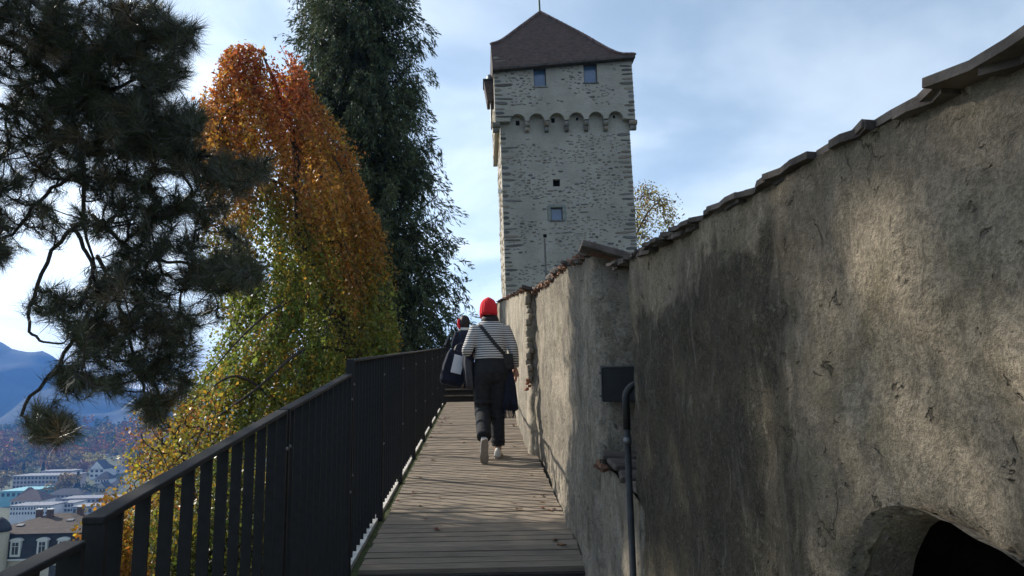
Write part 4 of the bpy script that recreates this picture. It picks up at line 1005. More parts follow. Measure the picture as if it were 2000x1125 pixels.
conifer('conifer', 'thin grey-green conifer top poking out left of the tall dark conifer', 33.0, [(-200, 610), (760, 610)],
        [(-200, 30, 30), (-60, 55, 40), (20, 62, 50), (90, 70, 60), (200, 80, 70), (400, 90, 90), (760, 100, 100)], 150, 9, (0.035, 0.052, 0.036), (0.075, 0.092, 0.062), 0.35, 0.7, 0.2)

# ------------------------------------------------------------------ small leafed autumn trees
def leafy_tree(name, label, Y0, trunk, clumps, col_list, nleaf, lsize, seed, twig_r=0.008, r0=0.05, spread=0.22, depth=0.6):
    rng = np.random.default_rng(seed)
    tp = catm([at(u, v, Y0) for u, v in trunk], 16); base = np.array(tp[0])
    t = thing(name, label, 'tree', tuple(base))
    m = MB(); m.tube([p-base for p in tp], [r0*(1-i/16)+twig_r for i in range(17)], 8); m.build('trunk', M_BARK, t, True)
    T = []
    for u, v, r, c in clumps:
        for k in range(c):
            a = rng.uniform(0, 2*math.pi); q = r*math.sqrt(rng.uniform(0, 1)); T.append(at(u+q*math.cos(a), v+q*math.sin(a), Y0+rng.normal()*depth))
    T = np.array(T); b_ = MB()
    branch_network(T-base, [p-base for p in tp[6:]], b_, twig_r, twig_r*0.5, -0.03, 0.45, 4); struct(b_.build('branches', M_BARK, t), 'stuff')
    P = np.repeat(T-base, nleaf, axis=0)+rng.normal(size=(len(T)*nleaf, 3))*spread; n = len(P)
    ci = rng.integers(0, len(col_list), len(T)); C = np.array(col_list)[np.repeat(ci, nleaf)]
    C = np.clip(C*(1+rng.normal(size=(n, 1))*0.25)*(1+rng.normal(size=(n, 3))*0.1), 0.006, 0.8)
    S = rng.uniform(0.7, 1.3, n)*lsize
    struct(obj('leaves', big_mesh('leaves', leaf_quads(P, unit(rng.normal(size=(n, 3))+np.array([0, 0, -0.5])), S, S*0.65), 4, M_LEAF, C), t), 'stuff')
    return t
OCH = [(0.42, 0.29, 0.035), (0.36, 0.23, 0.03), (0.30, 0.12, 0.03), (0.24, 0.22, 0.035)]
leafy_tree('yellow_tree', 'thin yellow-leaved tree below the pine, left of the beech', 15.0, [(420, 1200), (400, 1050), (370, 930), (340, 850), (300, 790)],
           [(330, 850, 70, 46), (305, 900, 52, 40), (390, 870, 60, 36), (285, 965, 42, 28), (340, 960, 70, 34), (420, 800, 50, 18), (268, 900, 24, 6), (360, 790, 40, 14)], OCH, 15, 0.078, 41, 0.008, 0.06, 0.13, 0.8)
leafy_tree('orange_tree', 'orange-leaved bush seen between the railing bars', 11.0, [(215, 1300), (212, 1200), (210, 1120), (205, 1060)],
           [(210, 1060, 36, 34), (200, 1110, 45, 40), (240, 1130, 40, 30), (225, 1010, 22, 12)], [(0.34, 0.14, 0.02), (0.36, 0.20, 0.025), (0.22, 0.13, 0.02)], 40, 0.07, 43, 0.006, 0.05, 0.13, 0.5)
leafy_tree('green_bush', 'green and yellow bush low behind the railing bars', 13.0, [(430, 1400), (430, 1260), (430, 1150), (440, 1050)],
           [(330, 1080, 60, 46), (420, 1060, 70, 60), (520, 1040, 70, 60), (600, 1000, 60, 40), (460, 960, 60, 40), (560, 1120, 70, 40), (280, 1125, 40, 26)], [(0.085, 0.105, 0.02), (0.11, 0.12, 0.022), (0.20, 0.15, 0.02), (0.07, 0.085, 0.02)], 46, 0.085, 44, 0.008, 0.07, 0.2, 0.7)
leafy_tree('autumn_tree', 'sparse yellow-green tree just right of the tower', 52.0, [(1225, 760), (1228, 600), (1238, 480), (1262, 420), (1290, 390)],
           [(1265, 400, 30, 34), (1285, 420, 30, 30), (1300, 400, 18, 14), (1255, 440, 22, 24), (1250, 470, 20, 22), (1300, 440, 14, 10), (1262, 372, 14, 10), (1240, 400, 16, 12), (1312, 412, 8, 4)],
           [(0.26, 0.22, 0.05), (0.22, 0.17, 0.06), (0.18, 0.11, 0.07), (0.30, 0.27, 0.06)], 15, 0.17, 45, 0.02, 0.14, 0.34, 1.2)

# ------------------------------------------------------------------ people
def union_mesh(name, mb, mat, voxel=0.012, smooth=4, extra=None):
    """voxel union of overlapping closed pieces -> one continuous skin"""
    o = mb.build('tmp', None); r = o.modifiers.new('r', 'REMESH'); r.mode = 'VOXEL'; r.voxel_size = voxel
    if smooth: sm = o.modifiers.new('s', 'SMOOTH'); sm.factor = 0.5; sm.iterations = smooth
    dg = bpy.context.evaluated_depsgraph_get(); me = bpy.data.meshes.new_from_object(o.evaluated_get(dg))
    bpy.data.objects.remove(o)
    if extra is not None:
        V = [tuple(v.co) for v in me.vertices]; F = [list(p.vertices) for p in me.polygons]; b0 = len(V)
        V += extra.v; F += [[b0+i for i in f] for f in extra.f]; me = as_mesh(name, V, F, None)
    me.name = name; me.materials.clear(); me.materials.append(mat); me.shade_smooth(); return me
def ell(c, rx, ry, n=20): return [(c[0]+rx*math.cos(2*math.pi*j/n), c[1]+ry*math.sin(2*math.pi*j/n), c[2]) for j in range(n)]
def limb(mb, pts, rad, n=14, k=12):
    P = catm(pts, k); Rr = np.interp(np.linspace(0, len(rad)-1, k+1), range(len(rad)), rad); mb.tube(P, list(Rr), n)
def hand(mb, wrist, dirv, palm_n, s=1.0, curl=0.5):
    """palm, four unequal fingers with two bends and a thumb that leaves the side of the palm"""
    w = np.array(wrist, float); d = unit(np.array(dirv, float)[None])[0]; nn_ = np.array(palm_n, float); nn_ -= d*(nn_@d); nn_ = unit(nn_[None])[0]; sd = np.cross(d, nn_)
    mb.tube([w-d*0.02*s, w+d*0.02*s, w+d*0.06*s, w+d*0.085*s], [(0.021*s, 0.016*s), (0.029*s, 0.014*s), (0.037*s, 0.013*s), (0.034*s, 0.011*s)], 10)
    for k, L in enumerate((0.072, 0.080, 0.074, 0.058)):
        b_ = w+d*0.078*s+sd*(0.027-0.018*k)*s; pts = [b_]; dd = d.copy()
        for q in range(3):
            a = curl*(0.35+0.35*q); dd = unit((dd*math.cos(a)+nn_*math.sin(a))[None])[0]; pts.append(pts[-1]+dd*L*s*(0.42, 0.32, 0.26)[q])
        mb.tube(pts, [0.0088*s, 0.0084*s, 0.0076*s, 0.0055*s], 8)
    b_ = w+d*0.025*s+sd*0.026*s; p1_ = b_+(d*0.55+sd*0.75+nn_*0.25)*0.036*s; p2_ = p1_+(d*0.85+sd*0.25+nn_*0.35)*0.030*s
    mb.tube([b_, p1_, p2_], [0.012*s, 0.0095*s, 0.007*s], 8)
def shoe(name, parent, M, soleM, upM):
    t = bpy.data.objects.new(name, None); link(t, parent); t.matrix_local = M
    out = [(0.030, -0.115), (0.040, -0.06), (0.036, 0.0), (0.045, 0.06), (0.043, 0.10), (0.022, 0.130), (-0.012, 0.132), (-0.036, 0.105), (-0.042, 0.06), (-0.034, 0.0), (-0.036, -0.06), (-0.028, -0.115), (0.0, -0.125)]
    m = MB(); m.prism(out, 2, 0, 0.026); bevel(m.build('sole', soleM, t), 0.006)
    rg = []
    for y_, w_, h_ in ((-0.118, 0.030, 0.075), (-0.09, 0.035, 0.088), (-0.04, 0.035, 0.092), (0.0, 0.034, 0.075), (0.05, 0.040, 0.055), (0.095, 0.037, 0.042), (0.122, 0.018, 0.034)):
        rg.append([(w_*math.cos(a), y_, 0.024+max(0.0, math.sin(a))*h_) for a in np.linspace(-0.3, math.pi+0.3, 14)])
    m = MB(); m.rings(rg); m.build('upper', upM, t, True)
    m = MB()
    for k in range(4): m.tube([(-0.02, 0.0+k*0.02, 0.092-k*0.011), (0, 0.004+k*0.02, 0.10-k*0.011), (0.02, 0.0+k*0.02, 0.092-k*0.011)], 0.0035, 6)
    m.build('laces', soleM, t)
    return t
def drape(name, parent, ctr, widths, mat, folds=5, amp=0.012, n=44, seed=1, loc=None):
    """hanging cloth: rings (centre, half width x, half depth y) from top to bottom, with folds that deepen downward"""
    rg = []
    for i, (c, w_, d_) in enumerate(zip(ctr, [q[0] for q in widths], [q[1] for q in widths])):
        t = i/(len(ctr)-1)
        rg.append([(c[0]+(w_+amp*t*math.sin(folds*a+seed+2*t))*math.cos(a), c[1]+(d_+amp*t*math.sin(folds*a*1.0+seed+2*t))*math.sin(a), c[2]+0.01*t*math.sin(3*a+seed)) for a in np.linspace(0, 2*math.pi, n, endpoint=False)])
    m = MB(); m.rings(rg); return m.build(name, mat, parent, True)
M_SKIN = simple('skin', (0.50, 0.29, 0.21), 0.55, 0.08, 12)
M_HAIR = simple('dark_hair', (0.018, 0.012, 0.010), 0.5, 0.4, 60, 0.5, 0.004)
M_JEANS = simple('black_trouser_cloth', (0.020, 0.021, 0.024), 0.85, 0.3, 25, 0.5, 0.004)
M_RED = simple('red_knit', (0.62, 0.022, 0.030), 0.9, 0.15, 60, 0.5, 0.003)
M_NAVY = simple('navy_cloth', (0.014, 0.016, 0.030), 0.9, 0.3, 20, 0.4, 0.004)
M_BLACK = simple('black_leather', (0.012, 0.012, 0.013), 0.4, 0.2, 20, 0.2, 0.002)
M_SOLE = simple('shoe_sole', (0.27, 0.23, 0.195), 0.8, 0.12, 30, 0.3, 0.002)
M_SNEAK = simple('white_canvas', (0.62, 0.60, 0.56), 0.8, 0.1, 30)
M_PAPER = simple('white_paper', (0.74, 0.74, 0.78), 0.7, 0.04, 6)
M_GREYSHOE = simple('grey_suede', (0.14, 0.14, 0.145), 0.9, 0.2, 30)
def stripes():
    m, nt, b = newmat('striped_jersey')
    o = N(nt, 'ShaderNodeTexCoord').outputs['Object']; sp = N(nt, 'ShaderNodeSeparateXYZ'); nt.links.new(o, sp.inputs[0])
    z = math_n(nt, 'ADD', sp.outputs['Z'], math_n(nt, 'MULTIPLY', noise_tex(nt, o, 6, 2), 0.012))
    w = math_n(nt, 'SINE', math_n(nt, 'MULTIPLY', z, 2*math.pi/0.0235))
    c = mixc(nt, ramp(nt, w, 0.0, 0.45), (0.58, 0.56, 0.53), (0.045, 0.045, 0.052))
    nt.links.new(c, b.inputs['Base Color']); b.inputs['Roughness'].default_value = 0.9
    bump(nt, b, noise_tex(nt, o, 14, 4), 0.5, 0.02); return m
M_STRIPE = stripes()

def head_pieces(mb, c, s=1.0):
    rg = []
    for h, rx, ry, dy in ((-0.125, .022, .028, .045), (-0.11, .045, .055, .035), (-0.08, .060, .076, .018), (-0.04, .068, .088, .004), (0, .073, .094, 0), (0.05, .072, .093, -.004), (0.09, .058, .076, -.006), (0.115, .030, .042, -.006)):
        rg.append(ell((c[0], c[1]+dy*s, c[2]+h*s), rx*s, ry*s, 18))
    mb.rings(rg)
    mb.tube([(c[0], c[1]+0.085*s, c[2]+0.015*s), (c[0], c[1]+0.115*s, c[2]-0.030*s)], [0.008*s, 0.016*s], 8)
    for sx in (-1, 1): mb.ball((c[0]+sx*0.074*s, c[1]-0.008*s, c[2]-0.012*s), (0.012*s, 0.020*s, 0.032*s), 8, 6)
def face_features(parent, c, s=1.0):
    for sx in (-1, 1):
        m = MB(); m.ball((c[0]+sx*0.031*s, c[1]+0.078*s, c[2]+0.004*s), 0.013*s, 10, 8); m.build('eye', simple('eye_white', (0.7, 0.7, 0.7), 0.3, 0.02, 3), parent, True)
    m = MB(); m.ball((c[0], c[1]+0.089*s, c[2]-0.062*s), (0.024*s, 0.010*s, 0.009*s), 12, 6); m.build('mouth', simple('lips', (0.40, 0.14, 0.12), 0.5, 0.05, 8), parent, True)

def woman():
    y0 = 7.36; org = Vector((0.085, y0, deck_z(y0)+0.002))
    t = thing('person', 'person in a red knit cap and striped top walking away along the walkway', 'person', org, (0, 0, R(3)))
    hc = (-0.012, 0.10, 1.475)
    b = MB(); ex = MB(); head_pieces(b, hc)
    b.tube([(0, 0.05, 1.30), (-0.006, 0.075, 1.40)], [0.052, 0.050], 14)
    b.rings([ell((0, y_, z), rx, ry) for z, rx, ry, y_ in ((0.80, .13, .10, 0), (0.95, .13, .09, 0), (1.1, .12, .085, .02), (1.25, .14, .085, .045), (1.34, .12, .07, .055))])
    limb(b, [(0.145, .05, 1.31), (0.225, 0.0, 1.09), (0.252, 0.05, 0.885)], [0.045, 0.038, 0.026]); limb(b, [(-0.145, .05, 1.31), (-0.235, -0.03, 1.07), (-0.215, 0.17, 1.06)], [0.045, 0.038, 0.026])
    limb(b, [(0.08, 0, 0.84), (0.055, 0.05, 0.47), (0.065, 0.03, 0.07)], [0.075, 0.052, 0.036]); limb(b, [(-0.08, 0, 0.84), (-0.085, 0.0, 0.47), (-0.09, -0.30, 0.24)], [0.075, 0.052, 0.036])
    hand(ex, (0.254, 0.052, 0.885), (0.10, 0.10, -1), (-0.9, 0.3, 0), 0.95, 0.35); hand(ex, (-0.213, 0.175, 1.06), (0.15, 1, -0.1), (0.3, 0, -1), 0.95, 0.8)
    body = obj('body', union_mesh('body', b, M_SKIN, 0.011, 3, ex), t)
    face_features(t, hc)
    # top
    b = MB(); b.rings([ell((x_, y_, z), rx, ry, 28) for z, rx, ry, x_, y_ in ((0.985, .176, .128, -.004, .0), (1.03, .168, .122, 0, .003), (1.10, .156, .112, 0, .015), (1.18, .160, .112, 0, .03), (1.26, .176, .112, 0, .045), (1.32, .172, .10, 0, .055), (1.365, .125, .078, 0, .06), (1.395, .070, .062, -.004, .068))])
    limb(b, [(0.145, .05, 1.315), (0.205, 0.02, 1.17), (0.235, -0.005, 1.06), (0.256, 0.045, 0.905)], [0.066, 0.058, 0.052, 0.038], 16, 16)
    limb(b, [(-0.145, .05, 1.315), (-0.205, 0.0, 1.17), (-0.243, -0.045, 1.07), (-0.222, 0.12, 1.06)], [0.066, 0.060, 0.056, 0.042], 16, 16)
    obj('striped_top', union_mesh('striped_top', b, M_STRIPE, 0.010, 3), t)
    # trousers
    b = MB(); b.rings([ell((0, y_, z), rx, ry, 24) for z, rx, ry, y_ in ((1.005, .158, .112, .0), (0.93, .178, .128, -.005), (0.85, .188, .142, -.01), (0.77, .175, .125, -.005), (0.73, .12, .09, 0))])
    limb(b, [(0.085, 0, 0.80), (0.075, 0.03, 0.62), (0.060, 0.05, 0.46), (0.062, 0.02, 0.26), (0.066, 0.015, 0.115)], [0.108, 0.094, 0.080, 0.072, 0.066], 16, 20)
    limb(b, [(-0.085, 0, 0.80), (-0.086, 0.01, 0.62), (-0.088, 0.0, 0.47), (-0.090, -0.15, 0.34), (-0.092, -0.295, 0.215)], [0.108, 0.094, 0.082, 0.076, 0.072], 16, 20)
    for z, x_, y_, r_ in ((0.40, 0.06, 0.035, .086), (0.17, 0.064, 0.012, .076), (0.22, 0.062, 0.016, .075), (0.55, -0.087, -0.01, .090), (0.44, -0.09, -0.04, .088)):
        b.tube([(x_, y_, z-0.016), (x_, y_, z), (x_, y_, z+0.016)], [r_*0.85, r_, r_*0.85], 14)
    obj('trousers', union_mesh('trousers', b, M_JEANS, 0.010, 3), t)
    shoe('shoe', t, Matrix.Translation((0.066, 0.05, 0.0)) @ Matrix.Rotation(R(-8), 4, 'Z') @ Matrix.Rotation(tilt, 4, 'X'), M_SOLE, M_SNEAK)
    shoe('shoe', t, Matrix.Translation((-0.094, -0.345, 0.085)) @ Matrix.Rotation(R(4), 4, 'Z') @ Matrix.Rotation(R(-72), 4, 'X'), M_SOLE, M_SNEAK)
    # cap with knitted ribs
    rg = []
    for h, r_ in ((-0.045, 1.0), (-0.02, 1.06), (0.01, 1.07), (0.05, 1.04), (0.085, 0.96), (0.11, 0.85), (0.13, 0.68), (0.144, 0.44), (0.152, 0.20), (0.154, 0.03)):
        rg.append([(hc[0]+0.087*r_*(1+0.022*math.cos(18*a))*math.cos(a)-0.05*max(0, h)*0.2, hc[1]-0.012+0.106*r_*(1+0.022*math.cos(18*a))*math.sin(a), hc[2]+h-0.03*math.sin(a)*(1 if h < 0 else 0.4)) for a in np.linspace(0, 2*math.pi, 72, endpoint=False)])
    m = MB(); m.rings(rg); m.build('knit_cap', M_RED, t, True)
    rg = [[(hc[0]+0.012+r_*math.cos(a)*(1+0.05*math.sin(9*a+k)), hc[1]-0.035+0.8*r_*math.sin(a), hc[2]+h) for a in np.linspace(0, 2*math.pi, 36, endpoint=False)] for k, (h, r_) in enumerate(((-0.03, .078), (-0.07, .090), (-0.10, .094), (-0.125, .080), (-0.14, .05)))]
    m = MB(); m.rings(rg); m.build('hair', M_HAIR, t, True)
    W = lambda p: t.matrix_basis @ Vector(p)
    # cross-body bag
    g = thing('shoulder_bag', 'small black cross-body bag at the right hip of the person in the red cap', 'bag', W((0.185, -0.06, 0.87)), (0, R(-6), R(3)))
    m = MB(); m.box((0, 0, 0.085), (0.10, 0.055, 0.165)); bevel(m.build('pouch', M_BLACK, g), 0.014, 3)
    m = MB(); m.box((0, -0.030, 0.115), (0.098, 0.008, 0.10)); bevel(m.build('flap', M_BLACK, g), 0.003)
    o_ = np.array((0.185, -0.06, 0.87)); bp = catm([(-0.085, 0.045, 1.378), (-0.055, -0.020, 1.355), (0.0, -0.075, 1.26), (0.055, -0.092, 1.17), (0.11, -0.094, 1.09), (0.15, -0.082, 1.035)], 18)
    m = MB(); rgs = []
    for i, p in enumerate(bp):
        td = unit((bp[min(i+1, 18)]-bp[max(i-1, 0)])[None])[0]; sd_ = unit(np.cross(td, (0, -1, 0.2))[None])[0]; q = p-o_
        rgs.append([q+sd_*0.017+np.array((0, -.006, 0)), q-sd_*0.017+np.array((0, -.006, 0)), q-sd_*0.017+np.array((0, .003, 0)), q+sd_*0.017+np.array((0, .003, 0))])
    m.rings(rgs); m.build('strap', M_BLACK, g)
    # scarf hanging over the bag
    g = thing('scarf', 'dark fringed scarf hanging down at the right side of the person in the red cap', 'scarf', W((0.16, -0.02, 0.90)), (0, 0, R(3)))
    drape('cloth', g, [(0.0, -0.015, 0.02), (0.005, -0.02, -0.06), (0.018, -0.02, -0.20), (0.025, -0.02, -0.34), (0.028, -0.02, -0.43)], [(0.045, .03), (0.055, .034), (0.066, .036), (0.074, .036), (0.078, .034)], M_NAVY, 4, 0.014, seed=2)
    m = MB()
    for k in range(26):
        a = k/26*2*math.pi; x, y = 0.018+0.055*math.cos(a), -0.02+0.028*math.sin(a); m.tube([(x, y, -0.42), (x+RNG.normal()*.006, y, -0.46), (x+RNG.normal()*.01, y, -0.51)], [.0035, .003, .0015], 4)
    struct(m.build('fringe', M_NAVY, g), 'stuff')
    # coat over the left forearm and carrier bag
    g = thing('coat', 'dark navy coat draped over the left forearm of the striped-top person', 'coat', W((-0.225, 0.05, 1.10)), (0, 0, R(3)))
    drape('cloth', g, [(0.0, 0.03, 0.015), (-0.005, 0.03, -0.05), (0.0, 0.03, -0.16), (0.012, 0.03, -0.30), (0.020, 0.03, -0.40)], [(0.035, .10), (0.055, .13), (0.062, .13), (0.052, .11), (0.040, .09)], M_NAVY, 5, 0.014, seed=4)
    drape('sleeve', g, [(-0.02, -0.05, -0.02), (-0.012, -0.075, -0.15), (0.0, -0.08, -0.30), (0.01, -0.08, -0.41)], [(0.03, .03), (0.038, .035), (0.035, .03), (0.028, .026)], simple('grey_lining', (0.06, 0.062, 0.07), 0.9, 0.2, 20), 3, 0.008, seed=1)
    g = thing('carrier_bag', 'dark carrier bag with a white panel hanging from the left arm, beside the railing', 'bag', W((-0.33, 0.22, 1.06)), (0, R(14), R(12)))
    m = MB(); m.rings([[(x*w_, y*d_, z) for x, y in ((-1, -1), (0, -1.15), (1, -1), (1.1, 0), (1, 1), (0, 1.15), (-1, 1), (-1.1, 0))] for z, w_, d_ in ((-0.34, .095, .04), (-0.30, .115, .06), (-0.15, .12, .062), (-0.02, .105, .045), (0.03, .09, .02))]); bevel(m.build('bag_body', M_NAVY, g), 0.01)
    m = MB(); m.box((0.01, -0.0765, -0.115), (0.11, 0.004, 0.19), Matrix.Rotation(R(-3), 3, 'X')); m.build('white_panel', M_PAPER, g)
    for sy in (-1, 1):
        m = MB(); m.tube(catm([(-0.05, sy*0.03, 0.0), (-0.03, sy*0.02, 0.09), (0.05, sy*0.015, 0.12), (0.09, sy*0.02, 0.09), (0.06, sy*0.03, 0.0)], 14), 0.006, 6); m.build('handle', M_BLACK, g, True)
    return t
woman()

def second_walker():
    y0 = 14.12; p = at(908, 700, y0); org = Vector((p[0], y0, zf+0.25+0.003))
    t = thing('person', 'dark-haired person in a navy coat climbing the far steps ahead', 'person', org, (0, 0, R(6)))
    hc = (0.0, 0.07, 1.30)
    b = MB(); ex = MB(); head_pieces(b, hc, 1.0); b.tube([(0, 0.03, 1.10), (0, 0.05, 1.22)], [0.05, 0.048], 12)
    b.rings([ell((0, .01, z), rx, ry) for z, rx, ry in ((0.66, .12, .09), (0.85, .12, .085), (1.05, .13, .08), (1.14, .10, .06))])
    limb(b, [(0.13, .02, 1.10), (0.20, 0.0, 0.88), (0.20, 0.10, 0.70)], [0.042, 0.034, 0.024]); limb(b, [(-0.13, .02, 1.10), (-0.20, 0.0, 0.88), (-0.19, 0.12, 0.72)], [0.042, 0.034, 0.024])
    limb(b, [(0.07, 0, 0.70), (0.06, 0.10, 0.42), (0.065, 0.14, 0.20)], [0.07, 0.05, 0.035]); limb(b, [(-0.07, 0, 0.70), (-0.07, 0.02, 0.38), (-0.07, -0.06, 0.06)], [0.07, 0.05, 0.035])
    hand(ex, (0.20, 0.105, 0.70), (0, 0.5, -1), (-1, 0, 0), 0.9, 0.5); hand(ex, (-0.19, 0.125, 0.72), (0, 0.5, -1), (1, 0, 0), 0.9, 0.5)
    obj('body', union_mesh('body', b, M_SKIN, 0.012, 3, ex), t); face_features(t, hc)
    b = MB(); b.rings([ell((0, y_, z), rx, ry, 24) for z, rx, ry, y_ in ((0.52, .19, .14, .0), (0.7, .185, .135, 0), (0.9, .17, .12, .01), (1.05, .175, .11, .02), (1.12, .14, .09, .03), (1.165, .075, .07, .04))])
    limb(b, [(0.13, .02, 1.09), (0.205, 0.0, 0.88), (0.203, 0.09, 0.71)], [0.07, 0.058, 0.045]); limb(b, [(-0.13, .02, 1.09), (-0.205, 0.0, 0.88), (-0.193, 0.11, 0.73)], [0.07, 0.058, 0.045])
    obj('coat', union_mesh('coat', b, M_NAVY, 0.012, 3), t)
    b = MB(); b.rings([ell((0, .0, z), rx, ry) for z, rx, ry in ((0.72, .15, .11), (0.62, .16, .12), (0.55, .12, .09))])
    limb(b, [(0.075, 0, 0.64), (0.062, 0.10, 0.42), (0.066, 0.135, 0.22)], [0.095, 0.072, 0.058]); limb(b, [(-0.075, 0, 0.64), (-0.072, 0.02, 0.38), (-0.07, -0.05, 0.09)], [0.095, 0.072, 0.058])
    obj('trousers', union_mesh('trousers', b, M_JEANS, 0.012, 3), t)
    shoe('shoe', t, Matrix.Translation((0.066, 0.19, 0.126)), M_SOLE, M_GREYSHOE); shoe('shoe', t, Matrix.Translation((-0.07, -0.02, 0.0)) @ Matrix.Rotation(R(-12), 4, 'X') @ Matrix.Translation((0, 0, 0.03)), M_SOLE, M_GREYSHOE)
    m = MB(); m.rings([[(r_*math.cos(a)*(1+0.03*math.sin(11*a)), hc[1]-0.022+0.95*r_*math.sin(a)*1.1, hc[2]+h) for a in np.linspace(0, 2*math.pi, 40, endpoint=False)] for h, r_ in ((-0.15, .05), (-0.135, .085), (-0.09, .098), (-0.02, .102), (0.05, .10), (0.10, .082), (0.13, .05), (0.142, .01))]); m.build('hair', M_HAIR, t, True)
    m = MB(); m.rings([ell((0, 0.045, z), rx, ry, 24) for z, rx, ry in ((1.125, .105, .095), (1.15, .112, .10), (1.185, .10, .092), (1.20, .085, .08))]); m.build('white_collar', M_SNEAK, t, True)
    m = MB(); m.tube(catm([(-0.10, 0.02, 1.36), (-0.118, 0.02, 1.30), (-0.112, 0.01, 1.22), (-0.10, 0.0, 1.16)], 10), [.02, .028, .03, .028, .026, .026, .026, .026, .024, .022, .018], 10); m.build('red_scarf', M_RED, t, True)
second_walker()

# ------------------------------------------------------------------ fallen leaves on the boards
lm = []
for k in range(5):
    rl = random.Random(50+k); m = MB(); n = 10
    pts = [((0.5+0.12*(j % 2)*rl.uniform(.4, 1.4))*math.cos(2*math.pi*j/n)*0.62, (0.5+0.12*(j % 2))*math.sin(2*math.pi*j/n)) for j in range(n)]
    V = [(0, 0, 0.05)]+[(x, y, 0.10+rl.uniform(-.06, .16)) for x, y in pts]; m.add(V+[(a, b_, c-0.02) for a, b_, c in V], [[0, 1+j, 1+(j+1) % n] for j in range(n)]+[[n+1, n+2+(j+1) % n, n+2+j] for j in range(n)]+[[1+j, n+2+j, n+2+(j+1) % n, 1+(j+1) % n] for j in range(n)])
    lm.append(m.mesh('fallen_leaf', simple('dry_leaf_%d' % (k % 3), ((0.20, 0.075, 0.045), (0.25, 0.13, 0.06), (0.15, 0.06, 0.05))[k % 3], 0.8, 0.3, 3, rnd=0.3)))
rl = random.Random(77)
spots = [(rl.uniform(-0.68, -0.45), rl.uniform(5.0, 12.0)) for _ in range(26)]+[(rl.uniform(0.33, 0.50), rl.uniform(5.0, 11.5)) for _ in range(16)]+[(rl.uniform(-0.4, 0.3), rl.uniform(4.3, 12.5)) for _ in range(9)]+[(0.42, 4.45), (0.45, 4.35), (-0.3, 4.75)]+[(rl.uniform(-0.6, -0.5), rl.uniform(10.3, 11.2)) for _ in range(8)]
for x, y in spots:
    s_ = rl.uniform(0.02, 0.045)*(1.5 if y < 4.6 else 1)
    o = obj('fallen_leaf', rl.choice(lm), None, (x, y, deck_z(y)+0.004), (tilt+R(rl.uniform(-6, 6)), R(rl.uniform(-6, 6)), rl.uniform(0, 6.3)), (s_, s_*1.3, s_))
    side = 'along the railing side' if x < -0.42 else 'along the wall side' if x > 0.31 else 'in the middle'
    tag(o, 'small dry reddish-brown leaf lying on the walkway boards '+side, 'leaf', 'fallen leaves '+side+' of the walkway')

# ------------------------------------------------------------------ the town in the valley
M_WALLS = {k: simple('town_wall_'+k, c, 0.9, 0.08, 0.4) for k, c in dict(white=(0.62, 0.61, 0.60), cream=(0.50, 0.45, 0.36), grey=(0.36, 0.36, 0.38), rose=(0.40, 0.33, 0.32), teal=(0.20, 0.42, 0.46)).items()}
M_ROOFS = {k: simple('town_roof_'+k, c, 0.9, 0.25, 0.5) for k, c in dict(brown=(0.10, 0.068, 0.052), dark=(0.055, 0.055, 0.062), grey=(0.22, 0.22, 0.235), teal=(0.22, 0.44, 0.48)).items()}
M_TWIN = simple('town_window', (0.04, 0.045, 0.055), 0.2, 0.2, 1, spec=0.6)
def building(name, label, u0, u1, vb, ve, depth, wall, roof, kind='flat', rows=2, cols=4, Y=None, rise=0.5, rot=0.0, win=(0.55, 0.5), cat='building'):
    if Y is None: Y = 74*FPX/max(60, vb-804)
    a, b_, c = at(u0, vb, Y), at(u1, vb, Y), at((u0+u1)/2, ve, Y)
    W, H = b_[0]-a[0], c[2]-a[2]; cx = (a[0]+b_[0])/2
    t = thing(name, label, cat, (cx, Y, a[2]), (0, 0, rot))
    m = MB(); m.span(-W/2, W/2, 0, depth, -14, H); m.build('wall', M_WALLS[wall], t)
    e = 0.03*W+0.3
    if kind == 'flat':
        m = MB(); m.span(-W/2-e*0.5, W/2+e*0.5, -e*0.5, depth+e*0.5, H+0.003, H+0.6); m.build('roof', M_ROOFS[roof], t)
    elif kind == 'gable':          # gable towards the camera
        rh = W*rise; m = MB(); m.prism([(-W/2-e, H-e*0.4), (W/2+e, H-e*0.4), (0, H+rh)], 1, -e, depth); m.build('roof', M_ROOFS[roof], t)
        m = MB(); m.prism([(-W/2, H), (W/2, H), (0, H+rh*0.9)], 1, -e-0.06, -e-0.003); m.build('gable', M_WALLS[wall], t)
    else:                          # hipped
        rh = min(W, depth)*rise; k = min(W*0.42, depth*0.5); m = MB()
        V = [(-W/2-e, -e, H), (W/2+e, -e, H), (W/2+e, depth+e, H), (-W/2-e, depth+e, H), (-W/2+k, depth/2, H+rh), (W/2-k, depth/2, H+rh)]
        m.add(V, [(0, 1, 5, 4), (1, 2, 5), (2, 3, 4, 5), (3, 0, 4), (3, 2, 1, 0)]); m.build('roof', M_ROOFS[roof], t)
    cw, chh = W/cols, H/max(rows, 1)
    mw = MB(); mw.span(-cw*win[0]/2, cw*win[0]/2, -0.10, 0.12, 0, chh*win[1]); mw = mw.mesh('window', M_TWIN)
    for r_ in range(rows):
        for c_ in range(cols): obj('window', mw, t, (-W/2+(c_+0.5)*cw, 0, (r_+0.28)*chh))
    return t
building('office_block', 'long pale rose office block with rows of windows in the valley', 20, 138, 964, 930, 22, 'rose', 'grey', 'flat', 4, 16, win=(0.6, 0.55), rot=R(-4))
building('office_block', 'grey set-back block rising behind the long rose office block', 78, 140, 950, 921, 16, 'grey', 'grey', 'flat', 3, 9, Y=690, win=(0.6, 0.5))
building('sports_hall', 'low hall with a flat pale teal roof at the left edge of the town', 0, 62, 974, 960, 40, 'teal', 'teal', 'flat', 1, 6)
